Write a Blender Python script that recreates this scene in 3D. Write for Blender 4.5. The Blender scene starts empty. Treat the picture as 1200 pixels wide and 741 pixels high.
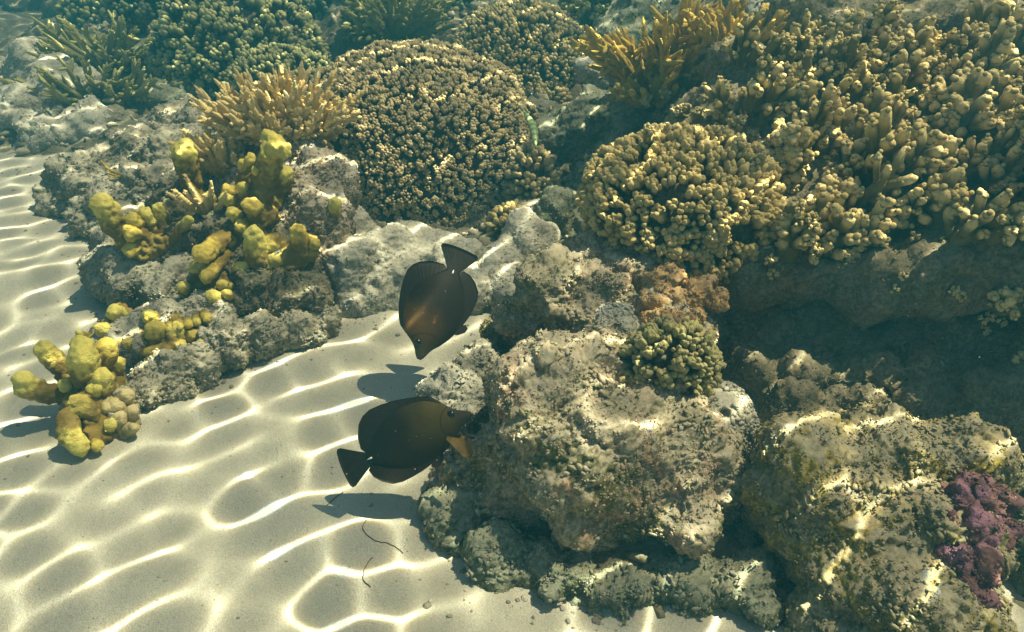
import bpy, math, random
import numpy as np
from mathutils import Vector, Matrix
R = math.radians
random.seed(7)
rng = np.random.default_rng(7)
sc = bpy.context.scene
COL = sc.collection

# ------------------------------------------------------------------ camera
PITCH = R(32.0)
FPX = 850.0
CAMZ = 1.0
cam_d = bpy.data.cameras.new('camera')
cam = bpy.data.objects.new('camera', cam_d)
COL.objects.link(cam)
cam.location = (0, 0, CAMZ)
cam.rotation_euler = (math.pi / 2 - PITCH, 0, 0)
cam_d.sensor_width = 36.0
cam_d.lens = 36.0 * FPX / 1200.0
cam_d.clip_start = 0.02
cam_d.clip_end = 200.0
sc.camera = cam

# ------------------------------------------------------------------ sky, sun, exposure
SUN_DIR = Vector((0.48, 0.10, 1.0)).normalized()          # towards the sun
SUN_EL = math.asin(SUN_DIR.z)
SUN_AZ = math.atan2(SUN_DIR.x, SUN_DIR.y)
w = bpy.data.worlds.new('World')
sc.world = w
w.use_nodes = True
wn = w.node_tree
for n in list(wn.nodes):
    wn.nodes.remove(n)
wo = wn.nodes.new('ShaderNodeOutputWorld')
bg = wn.nodes.new('ShaderNodeBackground')
sky = wn.nodes.new('ShaderNodeTexSky')
sky.sky_type = 'NISHITA'
sky.sun_disc = False
sky.sun_elevation = SUN_EL
sky.sun_rotation = SUN_AZ
bg.inputs[1].default_value = 0.10
wn.links.new(sky.outputs[0], bg.inputs[0])
wn.links.new(bg.outputs[0], wo.inputs[0])
sl = bpy.data.lights.new('sun', 'SUN')
sl.energy = 4.6
sl.angle = R(0.3)
sl.color = (1.0, 0.94, 0.82)
so = bpy.data.objects.new('sun', sl)
COL.objects.link(so)
so.location = (2, 0, 6)
so.rotation_euler = SUN_DIR.to_track_quat('Z', 'Y').to_euler()
sc.view_settings.view_transform = 'Standard'
sc.view_settings.look = 'None'
sc.view_settings.gamma = 1.0
sc.view_settings.use_curve_mapping = False
sc.view_settings.exposure = 0.54
sc.render.engine = 'CYCLES'
sc.cycles.use_denoising = True
sc.cycles.max_bounces = 8
sc.cycles.diffuse_bounces = 3
sc.cycles.glossy_bounces = 2
sc.cycles.transparent_max_bounces = 12
sc.cycles.volume_bounces = 1
sc.cycles.sample_clamp_indirect = 4.0

HAZE_DENSITY = 0.125
HAZE_COLOR = (0.035, 0.25, 0.34)

# ------------------------------------------------------------------ pixel helpers (1200x741 photograph)
CP, SP = math.cos(PITCH), math.sin(PITCH)
FWD = Vector((0, CP, -SP))
UPV = Vector((0, SP, CP))
RGT = Vector((1, 0, 0))
CAM = Vector((0, 0, CAMZ))
def ray(px, py):
    return FWD + RGT * ((px - 600) / FPX) + UPV * ((370.5 - py) / FPX)
def P(px, py, t):
    return CAM + ray(px, py) * t
def S(px, t):
    return px * t / FPX
def ground(px, py, z=0.0):
    d = ray(px, py)
    return CAM + d * ((z - CAMZ) / d.z)
def cast(px, py, tmax=9.0):
    """first surface seen along a ray: point, normal, depth"""
    d = ray(px, py)
    dg = bpy.context.evaluated_depsgraph_get()
    hit, loc, nor, idx, ob, mx = sc.ray_cast(dg, CAM, d.normalized(), distance=tmax)
    if not hit:
        g = ground(px, py)
        return g, Vector((0, 0, 1)), (g - CAM).dot(FWD)
    return loc, nor, (loc - CAM).dot(FWD)

# ------------------------------------------------------------------ numpy noise
_perm = rng.permutation(256)
_perm = np.concatenate([_perm, _perm, _perm])
_g = rng.normal(size=(256, 3))
_g /= np.linalg.norm(_g, axis=1)[:, None]
def perlin(p):
    i = np.floor(p).astype(np.int64)
    f = p - i
    u = f * f * f * (f * (f * 6 - 15) + 10)
    i &= 255
    out = 0
    for dx in (0, 1):
        wx = u[:, 0] if dx else 1 - u[:, 0]
        for dy in (0, 1):
            wy = u[:, 1] if dy else 1 - u[:, 1]
            for dz in (0, 1):
                wz = u[:, 2] if dz else 1 - u[:, 2]
                h = _perm[_perm[_perm[(i[:, 0] + dx) & 255] + ((i[:, 1] + dy) & 255)] + ((i[:, 2] + dz) & 255)]
                g = _g[h]
                out = out + wx * wy * wz * (g[:, 0] * (f[:, 0] - dx) + g[:, 1] * (f[:, 1] - dy) + g[:, 2] * (f[:, 2] - dz))
    return out * 1.5
def fbm(p, octs=4, gain=0.5):
    s, a = 0, 1.0
    for k in range(octs):
        s = s + a * perlin(p * (2.03 ** k) + 17.3 * k)
        a *= gain
    return s
_cell = rng.random((256, 3))
def worley(p):
    i = np.floor(p).astype(np.int64)
    f = p - i
    best = np.full(len(p), 9.0)
    for dx in (-1, 0, 1):
        for dy in (-1, 0, 1):
            for dz in (-1, 0, 1):
                h = _perm[_perm[_perm[(i[:, 0] + dx) & 255] + ((i[:, 1] + dy) & 255)] + ((i[:, 2] + dz) & 255)]
                c = _cell[h]
                d = (c[:, 0] + dx - f[:, 0]) ** 2 + (c[:, 1] + dy - f[:, 1]) ** 2 + (c[:, 2] + dz - f[:, 2]) ** 2
                best = np.minimum(best, d)
    return np.sqrt(best)

# ------------------------------------------------------------------ mesh helpers
def unit(v):
    v = np.asarray(v, float)
    return v / (np.linalg.norm(v) + 1e-12)
def mesh_np(name, V, F, attrs=None, mat=None, smooth=True):
    V = np.ascontiguousarray(V, dtype=np.float32)
    F = np.ascontiguousarray(F, dtype=np.int32)
    n, k = F.shape
    me = bpy.data.meshes.new(name)
    me.vertices.add(len(V))
    me.vertices.foreach_set('co', V.ravel())
    me.loops.add(n * k)
    me.loops.foreach_set('vertex_index', F.ravel())
    me.polygons.add(n)
    me.polygons.foreach_set('loop_start', np.arange(0, n * k, k, dtype=np.int32))
    me.polygons.foreach_set('use_smooth', np.full(n, smooth, dtype=bool))
    for an, av in (attrs or {}).items():
        a = me.attributes.new(an, 'FLOAT', 'POINT')
        a.data.foreach_set('value', np.ascontiguousarray(av, dtype=np.float32))
    me.update(calc_edges=True)
    me.validate()
    if mat:
        me.materials.append(mat)
    return me
def link(name, me, parent=None, loc=None):
    o = bpy.data.objects.new(name, me)
    COL.objects.link(o)
    if parent is not None:
        o.parent = parent
    if loc is not None:
        o.location = loc
    return o
GROUPS = {'finger_coral': 'mustard finger corals on the left outcrop', 'lobed_coral': 'lobed corals on the right reef wall', 'dome_coral': 'dome corals of the middle and back reef',
          'knob_coral': 'knobby corals', 'coral_mound': 'hazy coral mounds in the far background', 'small_coral': 'small knob clusters on the shaded wall', 'tang_fish': 'dark disc shaped fish',
          'rock': 'single rocks of the reef', 'branching_coral': 'spiky branching corals', 'staghorn_coral': 'golden staghorn corals', 'bottlebrush_coral': 'hazy feathery corals', 'crust_coral': 'orange and tan crusts'}
def tag(o, label, cat, group=None):
    group = group or GROUPS.get(o.name.split('.')[0])
    o['label'] = label
    o['category'] = cat
    if group:
        o['group'] = group
    return o
def thing(name, label, cat, loc, group=None):
    o = bpy.data.objects.new(name, None)
    COL.objects.link(o)
    o.location = loc
    o.empty_display_size = 0.05
    return tag(o, label, cat, group)
def struct(o, kind='structure'):
    o['kind'] = kind
    return o

_ico = {}
def ico(sub):
    if sub not in _ico:
        t = (1 + 5 ** .5) / 2
        V = [(-1, t, 0), (1, t, 0), (-1, -t, 0), (1, -t, 0), (0, -1, t), (0, 1, t), (0, -1, -t), (0, 1, -t), (t, 0, -1), (t, 0, 1), (-t, 0, -1), (-t, 0, 1)]
        V = [Vector(v).normalized() for v in V]
        F = [(0, 11, 5), (0, 5, 1), (0, 1, 7), (0, 7, 10), (0, 10, 11), (1, 5, 9), (5, 11, 4), (11, 10, 2), (10, 7, 6), (7, 1, 8), (3, 9, 4), (3, 4, 2), (3, 2, 6), (3, 6, 8), (3, 8, 9), (4, 9, 5), (2, 4, 11), (6, 2, 10), (8, 6, 7), (9, 8, 1)]
        for _ in range(sub):
            mid, nf = {}, []
            def m(a, b):
                k = (min(a, b), max(a, b))
                if k not in mid:
                    V.append(((V[a] + V[b]) / 2).normalized())
                    mid[k] = len(V) - 1
                return mid[k]
            for a, b, c in F:
                ab, bc, ca = m(a, b), m(b, c), m(c, a)
                nf += [(a, ab, ca), (b, bc, ab), (c, ca, bc), (ab, bc, ca)]
            F = nf
        _ico[sub] = (np.array([tuple(v) for v in V]), np.array(F))
    return _ico[sub]

class Soup:
    def __init__(s):
        s.V, s.F, s.T, s.Rn, s.n = [], [], [], [], 0
    def add(s, V, F, tip, rnd=0.5):
        V = np.asarray(V, float)
        s.V.append(V)
        s.F.append(np.asarray(F) + s.n)
        s.T.append(np.broadcast_to(np.asarray(tip, float), (len(V),)))
        s.Rn.append(np.full(len(V), rnd))
        s.n += len(V)
    def ball(s, c, r, sub=2, tip=1.0, rnd=0.5, wob=0.0, seed=0.0):
        V, F = ico(sub)
        r = np.asarray(r if hasattr(r, '__len__') else (r, r, r), float)
        k = 1.0
        if wob:
            k = (1 + wob * perlin(V * 1.9 + seed))[:, None]
        s.add(np.asarray(c, float) + V * r * k, F, tip, rnd)
    def tube(s, pts, rad, n=8, tips=None, rnd=0.5, wob=0.0, seed=0.0):
        pts = np.asarray(pts, float)
        rad = np.asarray(rad, float)
        m = len(pts)
        tn = np.gradient(pts, axis=0)
        tn /= np.linalg.norm(tn, axis=1)[:, None] + 1e-9
        up = np.array([0.13, 0.31, 0.94]) if abs(tn[0][2]) < .8 else np.array([0.94, 0.2, 0.1])
        a = np.cross(tn, up); a /= np.linalg.norm(a, axis=1)[:, None] + 1e-9
        b = np.cross(tn, a)
        th = np.arange(n) * 2 * np.pi / n
        V = pts[:, None, :] + rad[:, None, None] * (np.cos(th)[None, :, None] * a[:, None, :] + np.sin(th)[None, :, None] * b[:, None, :])
        V = V.reshape(-1, 3)
        if wob:
            d = V - np.repeat(pts, n, axis=0)
            V = np.repeat(pts, n, axis=0) + d * (1 + wob * perlin(V / (rad.max() * 1.1) + seed))[:, None]
        i = np.arange(m - 1)[:, None] * n + np.arange(n)[None, :]
        j = np.arange(m - 1)[:, None] * n + (np.arange(n) + 1)[None, :] % n
        F = np.concatenate([np.stack([i, j, j + n], -1).reshape(-1, 3), np.stack([i, j + n, i + n], -1).reshape(-1, 3)])
        c = len(V)
        V = np.vstack([V, pts[-1:], pts[:1]])
        k = np.arange(n)
        F = np.vstack([F, np.stack([(m - 1) * n + k, (m - 1) * n + (k + 1) % n, np.full(n, c)], -1),
                       np.stack([(k + 1) % n, k, np.full(n, c + 1)], -1)])
        tt = np.linspace(0, 1, m) if tips is None else np.asarray(tips, float)
        s.add(V, F, np.concatenate([np.repeat(tt, n), tt[-1:], tt[:1]]), rnd)
    def arrays(s):
        return np.vstack(s.V), np.vstack(s.F), np.concatenate(s.T), np.concatenate(s.Rn)
    def build(s, name, mat, parent=None, origin=(0, 0, 0)):
        V, F, T, Rn = s.arrays()
        me = mesh_np(name, V - np.asarray(origin), F, {'tip': T, 'rnd': Rn}, mat)
        return link(name, me, parent)

def remesh(V, F, voxel, smooth=4):
    """voxel union of overlapping lumps, smoothed; returns arrays and normals"""
    me = mesh_np('tmp', V, F)
    o = link('tmp', me)
    md = o.modifiers.new('r', 'REMESH')
    md.mode = 'VOXEL'
    md.voxel_size = voxel
    if smooth:
        ms = o.modifiers.new('s', 'SMOOTH')
        ms.factor = 0.6
        ms.iterations = smooth
    dg = bpy.context.evaluated_depsgraph_get()
    ev = o.evaluated_get(dg)
    m2 = ev.to_mesh()
    n = len(m2.vertices)
    co = np.empty(n * 3, np.float32); m2.vertices.foreach_get('co', co)
    no = np.empty(n * 3, np.float32); m2.vertices.foreach_get('normal', no)
    m2.calc_loop_triangles()
    k = len(m2.loop_triangles)
    li = np.empty(k * 3, np.int32); m2.loop_triangles.foreach_get('vertices', li)
    ev.to_mesh_clear()
    bpy.data.objects.remove(o)
    bpy.data.meshes.remove(me)
    return co.reshape(-1, 3).astype(float), li.reshape(-1, 3), no.reshape(-1, 3).astype(float)

# ------------------------------------------------------------------ materials
def new_mat(name):
    m = bpy.data.materials.new(name)
    m.use_nodes = True
    nt = m.node_tree
    for n in list(nt.nodes):
        nt.nodes.remove(n)
    out = nt.nodes.new('ShaderNodeOutputMaterial')
    b = nt.nodes.new('ShaderNodeBsdfPrincipled')
    nt.links.new(b.outputs[0], out.inputs[0])
    return m, nt, b
def N(nt, kind, **kw):
    n = nt.nodes.new(kind)
    for k, v in kw.items():
        if k.startswith('i_'):
            key = k[2:]
            key = int(key) if key.isdigit() else key
            n.inputs[key].default_value = v
        else:
            setattr(n, k, v)
    return n
def noise(nt, co, scale, detail=4, rough=0.55, dist=0.0, kind='FBM'):
    n = N(nt, 'ShaderNodeTexNoise', noise_type=kind)
    n.inputs['Scale'].default_value = scale
    n.inputs['Detail'].default_value = detail
    n.inputs['Roughness'].default_value = rough
    n.inputs['Distortion'].default_value = dist
    nt.links.new(co, n.inputs['Vector'])
    return n.outputs[0]
def voro(nt, co, scale, feature='F1', out=0):
    n = N(nt, 'ShaderNodeTexVoronoi', feature=feature)
    n.inputs['Scale'].default_value = scale
    nt.links.new(co, n.inputs['Vector'])
    return n.outputs[out]
def ramp(nt, src, lo, hi):
    n = N(nt, 'ShaderNodeMapRange', interpolation_type='SMOOTHSTEP')
    n.inputs[1].default_value = lo
    n.inputs[2].default_value = hi
    nt.links.new(src, n.inputs[0])
    return n.outputs[0]
def mix(nt, fac, a, b):
    n = N(nt, 'ShaderNodeMix', data_type='RGBA')
    if isinstance(fac, (int, float)):
        n.inputs[0].default_value = fac
    else:
        nt.links.new(fac, n.inputs[0])
    for s, v in ((6, a), (7, b)):
        if isinstance(v, tuple):
            n.inputs[s].default_value = (*v, 1)
        else:
            nt.links.new(v, n.inputs[s])
    return n.outputs[2]
def math_(nt, op, a, b=None):
    n = N(nt, 'ShaderNodeMath', operation=op)
    for s, v in ((0, a), (1, b)):
        if v is None:
            continue
        if isinstance(v, (int, float)):
            n.inputs[s].default_value = v
        else:
            nt.links.new(v, n.inputs[s])
    return n.outputs[0]
def bump(nt, b, h, dist, strength=0.7, prev=None):
    n = N(nt, 'ShaderNodeBump')
    n.inputs['Distance'].default_value = dist
    n.inputs['Strength'].default_value = strength
    nt.links.new(h, n.inputs['Height'])
    if prev is not None:
        nt.links.new(prev, n.inputs['Normal'])
    nt.links.new(n.outputs[0], b.inputs['Normal'])
    return n.outputs[0]
def coords(nt):
    return N(nt, 'ShaderNodeTexCoord').outputs['Object']

def rock_mat(name, base, algae, crust, dust, k_alg=0.5, k_crust=0.42, dust_z=(0.55, 0.95), dust_k=0.7, bscale=1.0):
    m, nt, b = new_mat(name)
    co = coords(nt)
    big = noise(nt, co, 7, 4, 0.6, 0.6)
    med = noise(nt, co, 24, 5, 0.65, 1.0)
    fine = noise(nt, co, 95, 5, 0.7, 0.3)
    c = mix(nt, ramp(nt, math_(nt, 'ADD', math_(nt, 'MULTIPLY', big, 0.6), math_(nt, 'MULTIPLY', med, 0.4)), 0.62 - 0.25 * k_alg, 0.78 - 0.35 * k_alg), base, algae)
    big2 = noise(nt, N_map(nt, co, (3.1, 1.7, 5.2)), 11, 5, 0.6, 1.2)
    c = mix(nt, ramp(nt, big2, 0.72 - 0.3 * k_crust, 0.80 - 0.3 * k_crust), c, crust)
    # speckle of turf, sand grains and coralline spots
    sp = ramp(nt, fine, 0.36, 0.68)
    dk = tuple(v * 0.42 for v in algae)
    c = mix(nt, math_(nt, 'MULTIPLY', math_(nt, 'SUBTRACT', 1.0, sp), 0.75), c, dk)
    spots = ramp(nt, noise(nt, co, 160, 3, 0.6), 0.62, 0.74)
    c = mix(nt, math_(nt, 'MULTIPLY', spots, 0.6), c, tuple(min(0.7, v * 1.35) for v in dust))
    an_ = N(nt, 'ShaderNodeAttribute', attribute_name='nod')
    ar_ = N(nt, 'ShaderNodeAttribute', attribute_name='rnd')
    tone = N(nt, 'ShaderNodeValToRGB')
    el = tone.color_ramp.elements
    el[0].position = 0.12; el[0].color = (*[v * 0.75 for v in algae], 1)
    el[1].position = 0.95; el[1].color = (*[min(0.68, v * 1.22) for v in dust], 1)
    for ps, cl in ((0.38, algae), (0.55, base), (0.74, crust)):
        e_ = tone.color_ramp.elements.new(ps); e_.color = (*cl, 1)
    nt.links.new(ar_.outputs['Fac'], tone.inputs[0])
    c = mix(nt, math_(nt, 'MULTIPLY', an_.outputs['Fac'], 0.72), c, tone.outputs[0])
    # sediment settled on the upward faces
    geo = N(nt, 'ShaderNodeNewGeometry')
    sep = N(nt, 'ShaderNodeSeparateXYZ')
    nt.links.new(geo.outputs['Normal'], sep.inputs[0])
    dz = math_(nt, 'MULTIPLY', ramp(nt, math_(nt, 'ADD', sep.outputs[2], math_(nt, 'MULTIPLY', math_(nt, 'SUBTRACT', med, 0.5), 0.9)), *dust_z), dust_k)
    c = mix(nt, dz, c, dust)
    nt.links.new(c, b.inputs['Base Color'])
    b.inputs['Roughness'].default_value = 0.95
    b.inputs['Specular IOR Level'].default_value = 0.12
    h1 = noise(nt, co, 55 * bscale, 6, 0.72, 0.8)
    v1 = voro(nt, co, 85 * bscale)
    hh = math_(nt, 'ADD', h1, math_(nt, 'MULTIPLY', v1, -0.45))
    p = bump(nt, b, hh, 0.007, 0.8)
    h2 = noise(nt, co, 230 * bscale, 4, 0.7)
    bump(nt, b, h2, 0.0025, 0.7, p)
    return m
def N_map(nt, co, off):
    n = N(nt, 'ShaderNodeMapping')
    n.inputs['Location'].default_value = off
    nt.links.new(co, n.inputs[0])
    return n.outputs[0]

def coral_mat(name, tip, stem, alt=None, fine=220, rough=0.8, bd=0.003, lo=0.15, hi=0.95, patch=None):
    """living coral: paler growing tips, darker older stems, per-branchlet variation"""
    m, nt, b = new_mat(name)
    co = coords(nt)
    at = N(nt, 'ShaderNodeAttribute', attribute_name='tip')
    ar = N(nt, 'ShaderNodeAttribute', attribute_name='rnd')
    c = mix(nt, ramp(nt, at.outputs['Fac'], lo, hi), stem, tip)
    alt = alt or tuple(v * 0.62 for v in tip)
    f = math_(nt, 'MULTIPLY', ramp(nt, ar.outputs['Fac'], 0.25, 1.0), 0.6)
    c = mix(nt, f, c, mix(nt, ramp(nt, at.outputs['Fac'], lo, hi), stem, alt))
    nz = noise(nt, co, fine * 0.4, 4, 0.65)
    c = mix(nt, math_(nt, 'MULTIPLY', ramp(nt, nz, 0.42, 0.72), 0.30), c, stem)
    if patch:
        c = mix(nt, math_(nt, 'MULTIPLY', ramp(nt, noise(nt, co, 9, 3, 0.6), 0.5, 0.66), 0.65), c, patch)
    nt.links.new(c, b.inputs['Base Color'])
    b.inputs['Roughness'].default_value = rough
    b.inputs['Specular IOR Level'].default_value = 0.2
    h = math_(nt, 'ADD', noise(nt, co, fine, 4, 0.65), math_(nt, 'MULTIPLY', voro(nt, co, fine * 1.1), -0.5))
    bump(nt, b, h, bd, 0.7)
    return m

M = {}
M['boulder'] = rock_mat('encrusted_rock', (0.50, 0.42, 0.29), (0.20, 0.19, 0.07), (0.60, 0.40, 0.26), (0.56, 0.49, 0.36), 0.55, 0.62, (0.5, 1.0), 0.55)
M['grey'] = rock_mat('grey_rock', (0.37, 0.34, 0.26), (0.20, 0.19, 0.11), (0.38, 0.32, 0.23), (0.46, 0.43, 0.33), 0.42, 0.4, (0.3, 0.9), 0.7)
M['pale'] = rock_mat('pale_rock', (0.50, 0.47, 0.37), (0.30, 0.30, 0.21), (0.55, 0.49, 0.38), (0.58, 0.54, 0.43), 0.35, 0.4, (0.3, 0.9), 0.6)
M['green'] = rock_mat('algae_rock', (0.31, 0.31, 0.21), (0.13, 0.16, 0.075), (0.45, 0.37, 0.24), (0.38, 0.38, 0.28), 0.52, 0.48, (0.4, 0.95), 0.55)
M['yellow'] = rock_mat('yellow_algae_rock', (0.38, 0.32, 0.19), (0.15, 0.14, 0.045), (0.50, 0.38, 0.07), (0.47, 0.41, 0.28), 0.5, 0.8, (0.5, 1.0), 0.7)
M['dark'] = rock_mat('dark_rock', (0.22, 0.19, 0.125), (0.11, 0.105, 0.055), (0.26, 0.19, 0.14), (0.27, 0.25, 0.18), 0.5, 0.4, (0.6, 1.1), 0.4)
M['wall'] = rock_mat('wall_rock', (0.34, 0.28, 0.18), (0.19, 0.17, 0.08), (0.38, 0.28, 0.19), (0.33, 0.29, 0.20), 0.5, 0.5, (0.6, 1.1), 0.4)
M['brown'] = rock_mat('brown_rock', (0.41, 0.33, 0.23), (0.23, 0.18, 0.10), (0.50, 0.42, 0.33), (0.52, 0.46, 0.35), 0.45, 0.5, (0.4, 0.95), 0.7)
M['rubble'] = rock_mat('rubble', (0.40, 0.36, 0.26), (0.19, 0.18, 0.095), (0.48, 0.40, 0.28), (0.50, 0.46, 0.35), 0.45, 0.45, (0.4, 0.95), 0.6, 0.7)

M['cream_tips'] = coral_mat('cream_tipped_coral', (0.56, 0.45, 0.24), (0.09, 0.065, 0.028), (0.40, 0.31, 0.13), lo=0.2, hi=0.9)
M['tan_tips'] = coral_mat('tan_coral', (0.54, 0.43, 0.20), (0.12, 0.10, 0.035), (0.34, 0.30, 0.12), lo=0.2, hi=1.0)
M['olive_knobs'] = coral_mat('olive_knob_coral', (0.58, 0.44, 0.18), (0.11, 0.09, 0.03), (0.42, 0.34, 0.13), lo=0.1, hi=1.0)
M['green_knobs'] = coral_mat('green_knob_coral', (0.36, 0.31, 0.14), (0.10, 0.09, 0.035), (0.30, 0.28, 0.11), lo=0.1, hi=1.0)
M['back_dome'] = coral_mat('back_coral', (0.44, 0.42, 0.18), (0.055, 0.05, 0.025), (0.30, 0.30, 0.12), lo=0.2, hi=1.0)
M['dim_coral'] = coral_mat('haze_dimmed_coral', (0.20, 0.22, 0.12), (0.04, 0.045, 0.03), (0.13, 0.16, 0.09), lo=0.2, hi=1.0)  # darker copy of back_coral, with far haze and dimness put into the colour
M['yellow_branch'] = coral_mat('yellow_branch_coral', (0.74, 0.58, 0.27), (0.33, 0.23, 0.08), (0.64, 0.46, 0.16), fine=260, lo=0.0, hi=1.0)
M['gold_branch'] = coral_mat('gold_branch_coral', (0.58, 0.40, 0.08), (0.25, 0.18, 0.045), (0.45, 0.33, 0.07), fine=200, lo=0.2, hi=1.0)
M['olive_branch'] = coral_mat('olive_branch_coral', (0.36, 0.33, 0.12), (0.14, 0.14, 0.05), (0.28, 0.28, 0.1), lo=0.1, hi=1.0)
M['yellow_finger'] = coral_mat('yellow_finger_coral', (0.68, 0.59, 0.14), (0.19, 0.13, 0.025), (0.62, 0.43, 0.06), fine=330, rough=0.75, bd=0.0035, lo=0.50, hi=1.0, patch=(0.20, 0.15, 0.04))
M['lobed'] = coral_mat('lobed_coral', (0.78, 0.60, 0.27), (0.17, 0.145, 0.05), (0.66, 0.50, 0.18), fine=240, bd=0.0035, lo=0.42, hi=1.0)
M['lobed_pale'] = coral_mat('lobed_pale_coral', (0.50, 0.40, 0.20), (0.20, 0.17, 0.07), (0.38, 0.32, 0.14), fine=170, lo=0.05, hi=0.95)
M['purple_knob'] = coral_mat('purple_knob_coral', (0.46, 0.32, 0.28), (0.13, 0.09, 0.075), (0.36, 0.24, 0.22), lo=0.1, hi=1.0)
M['orange_crust'] = coral_mat('orange_crust_coral', (0.52, 0.32, 0.13), (0.26, 0.17, 0.08), (0.42, 0.30, 0.18), fine=140, lo=0.0, hi=1.0)
M['purple_crust'] = coral_mat('purple_crust', (0.23, 0.11, 0.16), (0.09, 0.045, 0.045), (0.33, 0.17, 0.10), fine=120, bd=0.006, lo=0.0, hi=1.0, patch=(0.34, 0.17, 0.07))

# ------------------------------------------------------------------ unseen water sheet added as a gobo: caustics put into its transparency colour
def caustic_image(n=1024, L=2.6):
    """caustic light pattern computed from random waves, as a colour image for the gobo"""
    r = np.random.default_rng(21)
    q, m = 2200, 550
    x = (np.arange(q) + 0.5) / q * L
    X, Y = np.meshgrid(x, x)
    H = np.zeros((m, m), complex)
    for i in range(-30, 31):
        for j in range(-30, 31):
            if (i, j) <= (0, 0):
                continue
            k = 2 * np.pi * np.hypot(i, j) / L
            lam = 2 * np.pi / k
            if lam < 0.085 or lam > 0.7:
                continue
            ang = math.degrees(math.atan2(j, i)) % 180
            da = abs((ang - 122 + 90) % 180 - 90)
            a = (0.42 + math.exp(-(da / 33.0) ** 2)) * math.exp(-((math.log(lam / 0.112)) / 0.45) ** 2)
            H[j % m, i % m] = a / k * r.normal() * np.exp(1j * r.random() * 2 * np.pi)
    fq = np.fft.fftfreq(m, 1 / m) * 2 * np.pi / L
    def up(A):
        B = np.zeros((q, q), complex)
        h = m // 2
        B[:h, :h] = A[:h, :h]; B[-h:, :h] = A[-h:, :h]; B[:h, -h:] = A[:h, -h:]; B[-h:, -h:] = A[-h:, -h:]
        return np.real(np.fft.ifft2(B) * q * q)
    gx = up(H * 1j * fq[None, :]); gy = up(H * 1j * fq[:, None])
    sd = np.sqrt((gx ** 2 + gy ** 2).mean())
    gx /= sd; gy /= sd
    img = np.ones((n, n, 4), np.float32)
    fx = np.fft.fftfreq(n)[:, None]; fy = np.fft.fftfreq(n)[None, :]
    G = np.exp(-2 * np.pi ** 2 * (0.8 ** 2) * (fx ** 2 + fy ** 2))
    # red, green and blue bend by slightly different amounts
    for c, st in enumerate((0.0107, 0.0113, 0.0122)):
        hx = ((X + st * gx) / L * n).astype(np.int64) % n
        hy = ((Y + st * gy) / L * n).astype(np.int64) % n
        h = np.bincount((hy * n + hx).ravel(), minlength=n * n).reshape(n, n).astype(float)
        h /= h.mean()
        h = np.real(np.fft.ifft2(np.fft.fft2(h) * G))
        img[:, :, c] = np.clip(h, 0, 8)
    im = bpy.data.images.new('caustic_pattern', n, n, float_buffer=True, alpha=False)
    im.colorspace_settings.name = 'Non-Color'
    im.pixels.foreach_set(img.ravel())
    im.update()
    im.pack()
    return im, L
WATER_Z = 1.55
def water_gobo():
    im, L = caustic_image()
    m = bpy.data.materials.new('caustic_gobo')
    m.use_nodes = True
    nt = m.node_tree
    for n_ in list(nt.nodes):
        nt.nodes.remove(n_)
    out = nt.nodes.new('ShaderNodeOutputMaterial')
    tr = nt.nodes.new('ShaderNodeBsdfTransparent')
    co = coords(nt)
    mp = N(nt, 'ShaderNodeMapping')
    mp.inputs['Scale'].default_value = (1 / L, 1 / L, 1)
    mp.inputs['Location'].default_value = (0.13, 0.41, 0)
    nt.links.new(co, mp.inputs[0])
    tx = N(nt, 'ShaderNodeTexImage', image=im, extension='REPEAT', interpolation='Cubic')
    nt.links.new(mp.outputs[0], tx.inputs[0])
    # lower the contrast of the caustic pattern towards plain white
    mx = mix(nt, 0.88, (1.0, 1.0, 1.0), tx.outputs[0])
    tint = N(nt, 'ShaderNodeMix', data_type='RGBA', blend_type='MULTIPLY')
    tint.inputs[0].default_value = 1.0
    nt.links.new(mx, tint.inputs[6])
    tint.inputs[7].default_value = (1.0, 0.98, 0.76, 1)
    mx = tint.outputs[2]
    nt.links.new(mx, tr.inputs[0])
    nt.links.new(tr.outputs[0], out.inputs[0])
    g = np.linspace(-24, 24, 161)
    X, Y = np.meshgrid(g, g)
    Z = 0.006 * np.sin(X * 9.1 + Y * 3) + 0.005 * np.sin(Y * 7.3 - X * 4)
    V = np.stack([X.ravel(), Y.ravel(), Z.ravel()], -1)
    k = np.arange(160)[:, None] * 161 + np.arange(160)[None, :]
    F = np.stack([k, k + 1, k + 162, k + 161], -1).reshape(-1, 4)
    o = link('water_gobo', mesh_np('water_gobo', V, F, None, m), None, (0, 4, WATER_Z))
    struct(o)
water_gobo()

# ------------------------------------------------------------------ haze
def haze():
    m = bpy.data.materials.new('sea_water')
    m.use_nodes = True
    nt = m.node_tree
    for n_ in list(nt.nodes):
        nt.nodes.remove(n_)
    out = nt.nodes.new('ShaderNodeOutputMaterial')
    pv = nt.nodes.new('ShaderNodeVolumePrincipled')
    pv.inputs['Color'].default_value = (*HAZE_COLOR, 1)
    pv.inputs['Density'].default_value = HAZE_DENSITY
    pv.inputs['Anisotropy'].default_value = 0.2
    nt.links.new(pv.outputs[0], out.inputs['Volume'])
    x0, x1, y0, y1, z0, z1 = -21, 21, -16, 25, -1.6, 1.35
    V = [(x, y, z) for x in (x0, x1) for y in (y0, y1) for z in (z0, z1)]
    F = [(0, 1, 3, 2), (4, 6, 7, 5), (0, 4, 5, 1), (2, 3, 7, 6), (0, 2, 6, 4), (1, 5, 7, 3)]
    o = link('haze', mesh_np('haze', V, F, None, m, smooth=False))
    struct(o, 'stuff')
haze()

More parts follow.
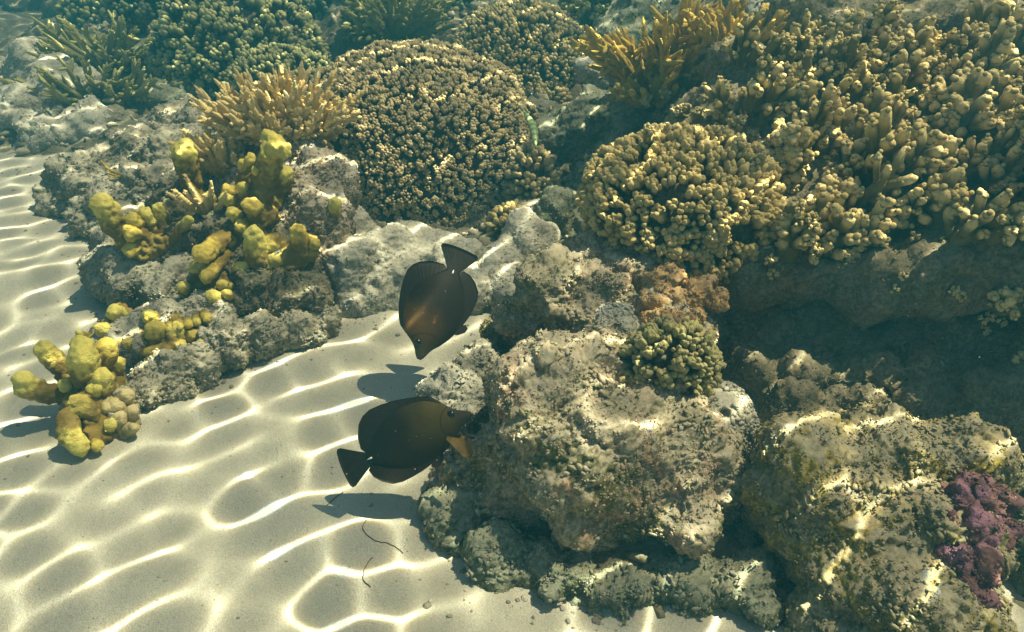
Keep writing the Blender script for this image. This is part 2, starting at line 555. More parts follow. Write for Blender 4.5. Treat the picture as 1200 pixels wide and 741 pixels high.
# ------------------------------------------------------------------ sand and reef bed
EDGE = [(-20, 4.2), (-6, 3.1), (-2.05, 2.78), (-1.75, 2.66), (-1.40, 2.12), (-1.24, 1.98), (-1.10, 1.72), (-0.98, 1.52), (-0.80, 1.30), (-0.68, 1.34), (-0.45, 1.54),
        (-0.10, 1.66), (0.0, 1.78), (0.06, 1.62), (-0.08, 1.42), (-0.14, 1.05), (-0.05, 0.82), (0.22, 0.66), (0.5, 0.35), (0.9, -4), (0.9, -20)]
def edge_dist(X, Y):
    best = np.full(X.shape, 1e9)
    E = np.array(EDGE, float)
    for a, b in zip(E[:-1], E[1:]):
        d = b - a
        t = np.clip(((X - a[0]) * d[0] + (Y - a[1]) * d[1]) / (d @ d), 0, 1)
        best = np.minimum(best, np.hypot(X - a[0] - t * d[0], Y - a[1] - t * d[1]))
    poly = np.vstack([E, [(30, -20), (30, 30), (-20, 30)]])
    inside = np.zeros(X.shape, bool)
    j = len(poly) - 1
    for i in range(len(poly)):
        xi, yi = poly[i]; xj, yj = poly[j]
        c = ((yi > Y) != (yj > Y)) & (X < (xj - xi) * (Y - yi) / (yj - yi + 1e-12) + xi)
        inside ^= c
        j = i
    return np.where(inside, best, -best)
def axis(lo, hi, fine_lo, fine_hi, step, ratio=1.18):
    a = list(np.arange(fine_lo, fine_hi, step))
    s, v = step, fine_lo
    pre = []
    while v > lo:
        s *= ratio; v -= s; pre.append(v)
    s, v = step, a[-1]
    while v < hi:
        s *= ratio; v += s; a.append(v)
    return np.array(pre[::-1] + a)
def sheet(name, xs, ys, zfun, mat):
    X, Y = np.meshgrid(xs, ys)
    Z = zfun(X.ravel(), Y.ravel())
    V = np.stack([X.ravel(), Y.ravel(), Z], -1)
    nx = len(xs)
    k = np.arange(len(ys) - 1)[:, None] * nx + np.arange(nx - 1)[None, :]
    F = np.stack([k, k + 1, k + nx + 1, k + nx], -1).reshape(-1, 4)
    return link(name, mesh_np(name, V, F, None, mat))

def sand_material():
    m, nt, b = new_mat('sand')
    co = coords(nt)
    g = noise(nt, co, 420, 3, 0.75)
    c = mix(nt, ramp(nt, g, 0.35, 0.68), (0.385, 0.365, 0.285), (0.56, 0.53, 0.43))
    pat = noise(nt, co, 5.5, 4, 0.6, 0.5)
    c = mix(nt, math_(nt, 'MULTIPLY', ramp(nt, pat, 0.45, 0.7), 0.5), c, (0.38, 0.36, 0.27))
    sp = voro(nt, co, 95)
    spm = ramp(nt, sp, 0.16, 0.08)
    gate = ramp(nt, noise(nt, co, 13, 3, 0.6), 0.48, 0.62)
    c = mix(nt, math_(nt, 'MULTIPLY', math_(nt, 'MULTIPLY', spm, gate), 0.75), c, (0.09, 0.08, 0.055))
    nt.links.new(c, b.inputs['Base Color'])
    b.inputs['Roughness'].default_value = 0.95
    b.inputs['Specular IOR Level'].default_value = 0.1
    p = bump(nt, b, noise(nt, co, 30, 6, 0.7, 0.3), 0.014, 0.55)
    bump(nt, b, g, 0.0028, 0.7, p)
    return m
def sand_z(x, y):
    p = np.stack([x, y, np.zeros_like(x)], -1)
    far = np.clip((np.hypot(x, y - 1.5) - 6) / 10, 0, 1)
    return (0.020 * fbm(p * np.array([1.9, 3.2, 1]), 3) + 0.011 * perlin(p * np.array([4.0, 6.0, 1]) + 8.3) + 0.006 * perlin(p * np.array([6.0, 11.0, 1]) + 5.1)) * (1 - far) - 0.004
struct(sheet('sand_bed', axis(-19.5, 19.5, -2.6, 0.6, 0.014), axis(-14, 24, 0.4, 3.2, 0.014), sand_z, sand_material()))

def reef_z(x, y):
    d = edge_dist(x, y)
    p = np.stack([x, y, np.zeros_like(x)], -1)
    n1 = fbm(p * 1.6 + 3.3, 3)
    n2 = (0.6 - worley(p * 5.0)) * 1.0
    n3 = fbm(p * 17, 3)
    lift = np.clip(d, -1, 0.25) * 0.35 + np.clip(d - 0.25, 0, 3) * 0.13 + np.clip(d - 1.5, 0, 6) * 0.16
    k = np.clip(d / 0.35, 0, 1)
    # the dip at the foot of the big dome
    dip = np.exp(-((x + 0.30) / 0.62) ** 4) * np.exp(-((y - 2.12) / 0.36) ** 4)
    lift = lift * (1 - dip) + 0.04 * dip
    k = k * (1 - 0.75 * dip)
    # the hollow in front of the overhang stays low
    low = np.clip((x - 0.12) / 0.25, 0, 1) * np.clip((2.0 - y) / 0.5, 0, 1)
    lift = lift * (1 - low) + 0.0 * low
    lift = np.where(lift > 0, lift * np.clip((x + 3.0) / 0.9, 0.12, 1), lift)
    n4 = (0.5 - worley(p * 12.0 + 7)) * np.clip(0.6 + perlin(p * 3), 0, 1)
    z = lift - 0.035 + k * (0.09 * n1 + 0.09 * n2 + 0.05 * n4) + 0.02 * n3 * np.clip(d / 0.1, 0, 1)
    return np.where(d < -0.05, -0.2 + d * 0, z)
struct(sheet('reef_bed', axis(-19, 19, -3.2, 3.0, 0.024, 1.12), axis(-13, 23.5, 0.3, 5.5, 0.024, 1.12), reef_z, M['dark']))

# ------------------------------------------------------------------ rocks
def rock(name, label, blobs, mat, voxel=0.007, big=(0.035, 0.16), lump=(0.020, 0.05), fine=(0.006, 0.014), pits=0.0, cat='rock', group=None, seed=0.0, smooth=5, nod=(0.42, 0.0016, 0.0062), holes=()):
    """blobs: (px, py, depth, radius_px[, (sx, sy, sz)]) or (Vector, radius, (sx, sy, sz))"""
    V0, F0 = ico(3)
    Vs, Fs, n = [], [], 0
    for bdef in blobs:
        if isinstance(bdef[0], Vector):
            c, r = np.array(bdef[0]), bdef[1]
            sx = bdef[2] if len(bdef) > 2 else (1, 1, 1)
        else:
            px, py, t, rp = bdef[:4]
            c, r = np.array(P(px, py, t)), S(rp, t)
            sx = bdef[4] if len(bdef) > 4 else (1, 1, 1)
        k = 1 + 0.28 * perlin(V0 * 1.3 + c * 7 + seed)
        Vs.append(c + V0 * r * np.array(sx) * k[:, None])
        Fs.append(F0 + n)
        n += len(V0)
    V, F, No = remesh(np.vstack(Vs), np.vstack(Fs), voxel, smooth)
    d = big[0] * fbm(V / big[1] + seed, 3)
    wv = V + 0.4 * lump[1] * np.stack([perlin(V / lump[1] + 11), perlin(V / lump[1] + 23), perlin(V / lump[1] + 37)], -1)
    msk = np.clip(0.65 + 0.9 * perlin(V / (lump[1] * 3.5) + 9 + seed), 0.15, 1.3)
    d = d + lump[0] * msk * (0.75 - 1.3 * worley(wv / lump[1] + seed))
    rg = 1 - np.abs(perlin(V / fine[1] + seed)) * 2.2
    d = d + fine[0] * (rg - 0.5) + fine[0] * 0.8 * fbm(V / (fine[1] * 0.6) + 3, 2)
    if pits:
        w2 = worley(V / 0.075 + 4.4 + seed)
        d = d - pits * np.clip(1 - w2 / 0.22, 0, 1) ** 0.7
    V = V + No * d[:, None]
    nodv, rnd = np.zeros(len(V)), np.full(len(V), 0.5)
    bare = np.zeros(len(V), bool)
    for hx, hy, ht, hr in holes:
        ax = unit(ray(hx, hy))
        rel = V - np.array(CAM)
        al = rel @ ax
        dist = np.linalg.norm(rel - al[:, None] * ax, axis=1)
        hr_w = S(hr, ht)
        front = (al < ht * 1.15) & (dist < hr_w * 1.5) & (No @ ax < 0.1)
        w_ = np.clip(1 - (dist / hr_w) ** 2, 0, 1) ** 0.5
        V = V + (front * w_ * hr_w * 2.6)[:, None] * ax
        bare |= front
    if nod:
        rg = np.random.default_rng(int(abs(seed) * 50) + len(V))
        n = int(len(V) * nod[0])
        idx = rg.choice(len(V), n, replace=False)
        q = V[idx]
        zone = perlin(q / 0.055 + seed) + 0.35 * perlin(q / 0.02 + 5)
        idx = idx[(zone > -0.22) & ~bare[idx]]
        q = V[idx]; nn = No[idx]; n = len(idx)
        size = np.clip(0.40 + 0.85 * perlin(q / 0.06 + 31 + seed), 0.05, 1.0)
        r = nod[1] + (nod[2] - nod[1]) * size * rg.random(n) ** 2.2
        rr_ = np.clip(0.5 + 0.55 * perlin(q / 0.045 + 71 + seed) + 0.25 * rg.normal(size=n), 0, 1)
        a = np.cross(nn, rg.normal(size=(n, 3))); a /= np.linalg.norm(a, axis=1)[:, None] + 1e-9
        b = np.cross(nn, a)
        off = len(V)
        Vs, Fs, Ns, Rs = [V], [F], [nodv], [rnd]
        kinds = np.where(r > 0.0032, 1, 0)
        for sub in (0, 1):
            for k in range(8):
                sel = np.where((kinds == sub) & (np.arange(n) % 8 == k))[0]
                if not len(sel):
                    continue
                Tv, Tf = ico(sub)
                Tv = Tv * (1 + 0.35 * perlin(Tv * 1.6 + k * 5.3))[:, None] * np.array([0.9 + 0.35 * (k % 4), 0.85, 0.62 + 0.12 * (k % 3)])
                W = q[sel][:, None, :] + nn[sel][:, None, :] * (r[sel] * 0.25)[:, None, None] + r[sel][:, None, None] * (
                    Tv[None, :, 0, None] * a[sel][:, None, :] + Tv[None, :, 1, None] * b[sel][:, None, :] + Tv[None, :, 2, None] * nn[sel][:, None, :])
                m_ = len(Tv)
                Vs.append(W.reshape(-1, 3))
                Fs.append((Tf[None] + (off + np.arange(len(sel)) * m_)[:, None, None]).reshape(-1, 3))
                Ns.append(np.ones(len(sel) * m_)); Rs.append(np.repeat(rr_[sel], m_))
                off += len(sel) * m_
        V, F, nodv, rnd = np.vstack(Vs), np.vstack(Fs), np.concatenate(Ns), np.concatenate(Rs)
    base = V.min(axis=0) * 0.5 + V.max(axis=0) * 0.5
    base[2] = V[:, 2].min()
    o = link(name, mesh_np(name, V - base, F, {'nod': nodv, 'rnd': rnd}, mat), None, tuple(base))
    return tag(o, label, cat, group)

# --- centre foreground
rock('boulder', 'large lumpy encrusted boulder in the centre foreground, tan and olive', [
    (650, 465, 1.33, 80), (735, 455, 1.36, 76), (690, 515, 1.29, 104), (770, 545, 1.29, 84), (612, 540, 1.32, 66), (835, 560, 1.35, 56),
    (555, 575, 1.34, 46), (790, 590, 1.22, 46), (700, 580, 1.23, 42), (640, 440, 1.27, 40), (700, 430, 1.28, 38)],
    M['boulder'], 0.0052, (0.030, 0.15), (0.036, 0.058), (0.0065, 0.012), seed=1.0)
rock('ledge_rock', 'low greenish ledge of rock under the big central boulder, with dark hollows', [
    (535, 610, 1.32, 40), (590, 650, 1.25, 40), (655, 672, 1.22, 44), (725, 700, 1.19, 46), (795, 690, 1.21, 50), (865, 700, 1.20, 50), (930, 690, 1.24, 50), (650, 620, 1.42, 60), (770, 650, 1.36, 60), (880, 650, 1.33, 50), (700, 640, 1.36, 50)],
    M['green'], 0.0052, (0.025, 0.12), (0.020, 0.045), (0.007, 0.012), seed=2.0)
rock('rock', 'knobbly pinkish rock behind the central boulder, below the round knob coral', [
    (655, 345, 1.58, 46), (700, 355, 1.56, 45), (740, 330, 1.62, 45), (620, 370, 1.60, 36), (715, 400, 1.52, 46), (775, 395, 1.50, 52), (690, 320, 1.66, 40)],
    M['boulder'], 0.0055, (0.03, 0.12), (0.022, 0.045), (0.006, 0.012), seed=3.0)
rock('rock', 'pale pinkish cobble beside the head of the lower fish', [(528, 470, 1.50, 36), (552, 480, 1.48, 32)], M['pale'], 0.005, (0.015, 0.08), (0.012, 0.03), (0.005, 0.01), seed=4.0)
rock('rock', 'speckled grey round rock left of the central boulder, under the upper fish', [(562, 432, 1.57, 31), (575, 452, 1.54, 28)], M['grey'], 0.005, (0.012, 0.07), (0.008, 0.02), (0.006, 0.009), seed=5.0)
rock('rock', 'small yellowish stone between sand pocket and pinkish rock', [(585, 392, 1.68, 24), (603, 380, 1.68, 20)], M['yellow'], 0.005, (0.012, 0.07), (0.012, 0.03), (0.005, 0.01), seed=6.0)
rock('rock', 'smooth round rock knob with one dark hole, left of the small knob coral', [(722, 392, 1.40, 25), (722, 374, 1.42, 22), (735, 395, 1.44, 24)], M['pale'], 0.0040, (0.008, 0.07), (0.006, 0.03), (0.003, 0.009), 0.0, seed=7.3, holes=[(721, 385, 1.38, 5.5)])
rock('rock', 'pale cream dome rock with a dark hole, right shoulder of the central boulder', [(835, 500, 1.34, 48), (800, 520, 1.33, 45), (850, 540, 1.36, 40)], M['pale'], 0.0042, (0.01, 0.09), (0.006, 0.03), (0.0035, 0.009), 0.0, seed=8.0, holes=[(849, 485, 1.28, 7)])
# --- right foreground block
rock('rock_block', 'big slab-sided rock at the lower right with yellow algae on its flank', [
    (950, 560, 1.22, 66), (1030, 545, 1.25, 72), (1110, 560, 1.25, 66), (990, 620, 1.18, 82), (1080, 640, 1.16, 82), (1040, 720, 1.10, 95), (1110, 730, 1.10, 70), (930, 590, 1.22, 48), (1000, 790, 1.08, 90)],
    M['yellow'], 0.0052, (0.03, 0.16), (0.018, 0.040), (0.0065, 0.013), seed=9.0)
rock('rock', 'shaded grey green rock at the bottom right corner, behind the purple crust', [(1195, 600, 1.32, 60), (1230, 680, 1.25, 85), (1180, 720, 1.27, 60)], M['green'], 0.006, (0.03, 0.12), (0.014, 0.05), (0.005, 0.012), seed=10.0)
rock('rock', 'smooth green grey mound between the boulder and the lower right rock', [(910, 650, 1.36, 52), (940, 700, 1.32, 60), (880, 620, 1.42, 40)], M['green'], 0.006, (0.015, 0.1), (0.008, 0.04), (0.004, 0.012), seed=11.0)
# --- right reef massif with its overhang
def slab_t(px, py):
    t = np.interp(py, [-120, 0, 150, 310, 400], [2.55, 2.10, 1.70, 1.43, 1.38])
    return t + (1000 - px) * 0.0004 + 0.04
bl = []
for px in range(840, 1420, 62):
    for py in (-90, -30, 40, 105, 165, 220, 268, 300):
        if (px < 900 and (py > 170 or py < 130)) or (px < 950 and py < 90) or (px < 1010 and py < 40):
            continue
        bl.append((px + 14 * math.sin(py), py + 8 * math.sin(px), slab_t(px, py) + 0.13, 62, (1.1, 1.1, 0.8)))
for px in range(800, 1420, 85):
    for py in (330, 410):
        bl.append((px, py, 1.98 if py == 330 else 1.88, 85))
bl += [(1330, 330, 1.45, 110), (1380, 250, 1.35, 120), (1340, 430, 1.5, 110), (1300, 180, 1.5, 90)]  # wall lumps out of view, added to keep the sun off the recess
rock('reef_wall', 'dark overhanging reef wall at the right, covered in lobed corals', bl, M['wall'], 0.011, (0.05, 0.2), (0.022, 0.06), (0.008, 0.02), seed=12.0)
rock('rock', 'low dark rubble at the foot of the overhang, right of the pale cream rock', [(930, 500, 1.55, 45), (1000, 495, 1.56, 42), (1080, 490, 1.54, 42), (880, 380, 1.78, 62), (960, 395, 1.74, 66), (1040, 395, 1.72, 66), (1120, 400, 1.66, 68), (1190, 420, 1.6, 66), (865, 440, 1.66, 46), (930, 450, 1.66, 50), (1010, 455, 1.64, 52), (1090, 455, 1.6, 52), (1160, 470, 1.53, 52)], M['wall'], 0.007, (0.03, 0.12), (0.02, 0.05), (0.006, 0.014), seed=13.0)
# --- middle gap
rock('rock', 'rough rock in the gap between the two round corals, under the branching coral', [(700, 150, 2.55, 42), (740, 140, 2.5, 45), (680, 185, 2.6, 50), (760, 190, 2.4, 55), (650, 200, 2.75, 55), (720, 230, 2.4, 65), (660, 265, 2.3, 45)], M['green'], 0.009, (0.05, 0.2), (0.03, 0.06), (0.008, 0.02), seed=14.0)
rock('rock', 'thin pale rock plate right of the rear dome coral', [(708, 80, 2.75, 26, (1.3, 1.0, 0.35)), (700, 92, 2.75, 22, (1.2, 1.0, 0.4))], M['pale'], 0.008, (0.02, 0.1), (0.01, 0.04), (0.004, 0.012), seed=15.0)
rock('rock', 'smooth bleached round rock below the right edge of the big dome coral', [(620, 292, 2.08, 40), (590, 320, 2.05, 40), (608, 345, 1.95, 38)], M['pale'], 0.006, (0.010, 0.10), (0.006, 0.04), (0.003, 0.01), 0.0, seed=16.0, nod=(0.2, 0.0016, 0.004), holes=[(629, 302, 2.0, 5)])
rock('rock', 'small grey boulder tucked behind the bleached round rock', [(626, 270, 2.25, 32)], M['grey'], 0.006, (0.010, 0.10), (0.006, 0.04), (0.003, 0.01), 0.01, seed=17.0)
rock('rock_ledge', 'sloping sandy grey ledge behind the upper fish, below the big dome coral', [(425, 330, 1.98, 58), (470, 325, 2.02, 60), (520, 330, 2.02, 56), (560, 345, 1.95, 34), (400, 300, 2.1, 55)], M['pale'], 0.0065, (0.022, 0.12), (0.009, 0.04), (0.004, 0.013), 0.015, seed=18.0, nod=(0.16, 0.0014, 0.0042))
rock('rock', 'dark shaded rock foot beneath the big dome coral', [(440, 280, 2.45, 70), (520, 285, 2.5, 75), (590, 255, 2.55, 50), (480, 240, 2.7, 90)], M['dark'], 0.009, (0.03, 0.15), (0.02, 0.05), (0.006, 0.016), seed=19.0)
# --- left outcrop
rock('rock_outcrop', 'brown craggy outcrop under the yellow branching coral, left of the big dome', [(355, 235, 1.95, 46), (375, 215, 2.0, 40), (350, 200, 2.06, 45), (375, 265, 1.93, 42), (385, 300, 1.93, 38), (310, 215, 2.06, 45), (280, 215, 2.15, 50)], M['brown'], 0.006, (0.03, 0.13), (0.020, 0.042), (0.007, 0.014), seed=20.0)
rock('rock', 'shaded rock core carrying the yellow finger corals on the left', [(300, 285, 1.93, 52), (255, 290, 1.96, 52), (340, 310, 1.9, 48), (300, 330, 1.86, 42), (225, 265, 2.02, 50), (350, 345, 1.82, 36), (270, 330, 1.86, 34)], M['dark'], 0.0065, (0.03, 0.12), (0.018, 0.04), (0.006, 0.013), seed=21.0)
rock('rock', 'grey sandy mound at the left end of the outcrop beside the open sand', [(145, 320, 1.98, 42), (175, 330, 1.93, 46), (210, 340, 1.88, 40), (150, 290, 2.05, 36), (190, 300, 2.0, 45)], M['grey'], 0.006, (0.025, 0.12), (0.012, 0.04), (0.006, 0.012), seed=22.0)
rock('rock', 'flat sandy shelf rock with hanging yellow teeth of coral', [(205, 378, 1.77, 44, (1.2, 1, 0.6)), (160, 395, 1.73, 36, (1.2, 1, 0.6)), (240, 365, 1.78, 36, (1, 1, 0.7))], M['grey'], 0.0055, (0.02, 0.1), (0.010, 0.03), (0.006, 0.012), seed=23.0)
rock('rubble_ledge', 'low strip of crumbly pale rubble on the sand, below the left outcrop', [(200, 445, 1.64, 32), (235, 430, 1.67, 26), (270, 405, 1.72, 32), (310, 395, 1.75, 30), (350, 385, 1.79, 28), (375, 378, 1.81, 20), (180, 455, 1.61, 24)], M['rubble'], 0.005, (0.018, 0.08), (0.020, 0.028), (0.007, 0.011), seed=24.0)
rock('rock', 'small crusty rock supporting the lowest yellow coral cluster at the left', [(140, 470, 1.56, 26), (118, 480, 1.54, 28), (140, 495, 1.53, 20), (100, 470, 1.56, 22)], M['rubble'], 0.005, (0.018, 0.08), (0.012, 0.025), (0.006, 0.011), seed=25.0)
# --- left background
rock('rubble_bank', 'bank of pale broken coral rubble left of the yellow branching coral', [(90, 235, 2.5, 38), (130, 220, 2.5, 48), (170, 200, 2.55, 50), (210, 195, 2.5, 46), (150, 250, 2.35, 45), (190, 240, 2.3, 50), (110, 260, 2.35, 30), (225, 160, 2.75, 40), (230, 230, 2.25, 45)], M['rubble'], 0.0075, (0.04, 0.15), (0.040, 0.06), (0.010, 0.016), seed=26.0)
rock('rock', 'far pale hazy boulder at the left edge above the sand', [(20, 160, 3.15, 42), (50, 140, 3.2, 46), (85, 115, 3.3, 40), (55, 165, 3.05, 36), (105, 155, 3.1, 40), (20, 135, 3.3, 30), (0, 110, 3.6, 40), (50, 100, 3.6, 42), (-30, 140, 3.4, 40)], M['pale'], 0.012, (0.05, 0.2), (0.035, 0.08), (0.008, 0.02), seed=27.0)
rock('rock', 'dim hazy reef knoll in the top left corner', [(-40, 50, 5.9, 62), (20, 25, 6.1, 58), (70, 12, 5.8, 50), (-60, 95, 5.2, 60), (110, 0, 5.6, 46), (10, 75, 5.2, 38), (60, 60, 5.0, 34)], M['dark'], 0.03, (0.12, 0.4), (0.08, 0.18), (0.02, 0.05), seed=28.0)
rock('rock', 'dark mound carrying the hazy corals at the top left', [(130, 110, 3.7, 60), (180, 90, 3.8, 60), (230, 130, 3.4, 45), (270, 120, 3.7, 75), (320, 110, 3.6, 60)], M['green'], 0.016, (0.06, 0.25), (0.03, 0.08), (0.01, 0.025), seed=29.0)
rock('rock', 'hazy green reef rock along the top between the dome corals', [(440, 30, 4.1, 55), (500, 40, 4.2, 50), (560, 30, 4.4, 50), (640, 10, 4.4, 60), (700, 30, 3.9, 45), (620, 60, 3.6, 50)], M['green'], 0.018, (0.08, 0.3), (0.04, 0.10), (0.012, 0.03), seed=30.0)
rock('rock', 'bare pale rock shoulder at the top edge, above the lobed corals', [(960, 15, 2.75, 55), (1010, 5, 2.7, 48), (900, 10, 2.85, 50), (940, -30, 3.0, 60)], M['pale'], 0.01, (0.03, 0.15), (0.014, 0.06), (0.006, 0.016), seed=31.0)
rock('rock', 'rounded green rock behind the branching coral at the top', [(720, 50, 3.0, 34), (745, 30, 3.1, 40), (700, 20, 3.3, 40)], M['green'], 0.012, (0.03, 0.15), (0.014, 0.06), (0.006, 0.016), seed=32.0)
bpy.context.view_layer.update()

# ------------------------------------------------------------------ corals
_wob = {}
def lobe_shape(i, sub):
    """a few uneven lobe shapes"""
    k = (i, sub)
    if k not in _wob:
        V, F = ico(sub)
        _wob[k] = (V * (1 + 0.30 * perlin(V * 1.5 + i * 9.7) + 0.12 * perlin(V * 4.0 + i * 3.1))[:, None], F)
    return _wob[k]
def dome_coral(name, label, c, rad, spacing, lobe, nl, mat, base_mat=None, seed=0.0, gap=-0.9, zmin=-0.45, tall=0.9, tier=0.07, up=0.3, cat='coral', part='branchlets', group=None, lsub=1):
    c = np.array(c, float); rad = np.array(rad, float)
    r = np.random.default_rng(int(seed * 100) + 5)
    root = thing(name, label, cat, tuple(c - np.array([0, 0, rad[2] * 0.6])), group)
    org = np.array(root.location)
    def shape(D):
        k = 1 + tier * fbm(D * 2.1 + seed, 3) + tier * 0.6 * perlin(D * 5.5 + seed)
        return c + D * rad * k[:, None]
    D0, F0 = ico(4)
    V = shape(D0)
    V[:, 2] = np.maximum(V[:, 2], c[2] - rad[2] * 0.75)
    me = mesh_np('colony_base', V - (D0 * spacing * 0.5) - org, F0, {'tip': np.full(len(V), 0.0), 'rnd': np.full(len(V), 0.5)}, base_mat or mat)
    link('colony_base', me, root)
    area = 4 * np.pi * ((rad[0] * rad[1]) ** 1.6 + (rad[0] * rad[2]) ** 1.6 + (rad[1] * rad[2]) ** 1.6) ** (1 / 1.6) / 3 ** (1 / 1.6)
    n = int(area / (spacing ** 2 * 0.85))
    i = np.arange(n) + 0.5
    ph = np.arccos(1 - 2 * i / n); th = np.pi * (1 + 5 ** .5) * i
    D = np.stack([np.cos(th) * np.sin(ph), np.sin(th) * np.sin(ph), np.cos(ph)], -1)
    D += r.normal(size=D.shape) * (0.30 * spacing / rad.mean())
    D /= np.linalg.norm(D, axis=1)[:, None]
    keep = (D[:, 2] > zmin + 0.25 * perlin(D * 3 + seed + 4)) & (perlin(D * 2.6 + seed * 1.7) > gap)
    D = D[keep]
    Pt = shape(D)
    Nn = D / rad; Nn /= np.linalg.norm(Nn, axis=1)[:, None]
    s = Soup()
    for p, nn in zip(Pt, Nn):
        sc_ = 0.75 + 0.5 * r.random()
        g = unit(nn + np.array([0, 0, up]) + r.normal(size=3) * 0.22)
        h = spacing * tall * (0.75 + 0.5 * r.random())
        rn = r.random()
        p0 = p - nn * spacing * 0.55
        p1 = p + g * h * 0.55
        s.tube([p0, (p0 + p1) / 2, p1], [spacing * 0.30, spacing * 0.27, lobe * 0.9], 6, [0.0, 0.25, 0.55], rn)
        a = unit(np.cross(g, [0.3, 0.5, 0.8])); b = np.cross(g, a)
        t0 = r.random() * 6.28
        k = max(1, nl + r.integers(-1, 2))
        for q in range(k):
            an = t0 + q * 6.283 / k
            off = (a * math.cos(an) + b * math.sin(an)) * lobe * (1.05 if k > 1 else 0) * (0.8 + 0.4 * r.random())
            lr = lobe * sc_ * (0.8 + 0.4 * r.random())
            pc = p + g * h * (0.72 + 0.35 * r.random()) + off
            Vv, Ff = lobe_shape(int(r.integers(12)), lsub)
            proj = Vv @ g
            s.add(pc + Vv * lr + g * (proj * lr * 0.7)[:, None], Ff, np.clip(0.55 + 0.5 * proj, 0, 1), rn)
    s.build(part, mat, root, org)
    return root

def club(s, base, d, ln, r, rg, spread=0.85, nl=6, sub=2):
    """one lobed column: a stem that swells into knobbly lobes"""
    d = unit(d); base = np.asarray(base, float)
    a = unit(np.cross(d, [0.31, 0.2, 0.93])); b = np.cross(d, a)
    rn = rg.random()
    q = np.linspace(-0.25, 0.60, 6)
    s.tube([base + d * ln * k for k in q], [r * v for v in (0.60, 0.52, 0.52, 0.56, 0.50, 0.25)], 9, np.clip(q * 0.55, 0, 0.6), rn, 0.25, rg.random() * 50)
    t0 = rg.random() * 6.28
    for k in range(nl):
        an = t0 + k * 2.4
        rad = a * math.cos(an) + b * math.sin(an)
        e = math.sqrt((k + 0.3) / nl)
        root = base + d * ln * (0.60 - 0.46 * e * rg.uniform(0.4, 1.2)) + rad * r * spread * 0.55 * e
        fd = unit(d + rad * 0.75 * e + rg.normal(size=3) * 0.16)
        fl = ln * rg.uniform(0.28, 0.42) * (1.05 - 0.30 * e)
        fr = r * rg.uniform(0.24, 0.35)
        q = np.array([0, 0.3, 0.6, 0.82, 0.95, 1.0])
        bend = rg.normal(size=3) * fl * 0.10
        pts_ = np.array([root + fd * fl * v + bend * v * v for v in q])
        s.tube(pts_, fr * np.array([0.85, 0.92, 1.04, 1.0, 0.68, 0.2]), 9, [0.05, 0.25, 0.6, 0.95, 1.0, 1.0], rn, 0.38, rg.random() * 60)
        for _ in range(int(rg.integers(3, 7))):
            sd = unit(np.cross(fd, rg.normal(size=3)) + fd * 0.5)
            Vv, Ff = lobe_shape(int(rg.integers(12)), 1)
            s.add(pts_[int(rg.integers(2, 5))] + sd * fr * 0.72 + Vv * fr * rg.uniform(0.4, 0.66), Ff, np.clip(0.62 + 0.45 * (Vv @ d), 0, 1), rn)

def column_colony(label, spots, mat, seed, len_=(0.06, 0.10), rad=(0.020, 0.030), lean=(0.05, -0.35, 0.9), nl=6, group=None):
    """spots: pixel places on the reef wall; each column is a part"""
    rg = np.random.default_rng(seed)
    pts = []
    for px, py in spots:
        p, nrm, t = cast(px, py)
        pts.append((np.array(p), np.array(nrm), t))
    if not pts:
        return
    c = np.mean([p for p, _, _ in pts], axis=0)
    root = thing('lobed_coral', label, 'coral', tuple(c), group)
    for p, nrm, t in pts:
        s = Soup()
        d = unit(np.array(lean) + nrm * 0.35 + rg.normal(size=3) * 0.14)
        r = rg.uniform(*rad)
        ln = rg.uniform(*len_)
        club(s, p - d * 0.012, d, ln, r, rg, nl=int(rg.integers(nl - 2, nl + 3)))
        if rg.random() < 0.55:
            d2 = unit(d + rg.normal(size=3) * 0.35)
            club(s, p + rg.normal(size=3) * r * 0.5, d2, ln * rg.uniform(0.5, 0.8), r * 0.75, rg, nl=nl - 2)
        s.build('column', mat, root, c)
    return root

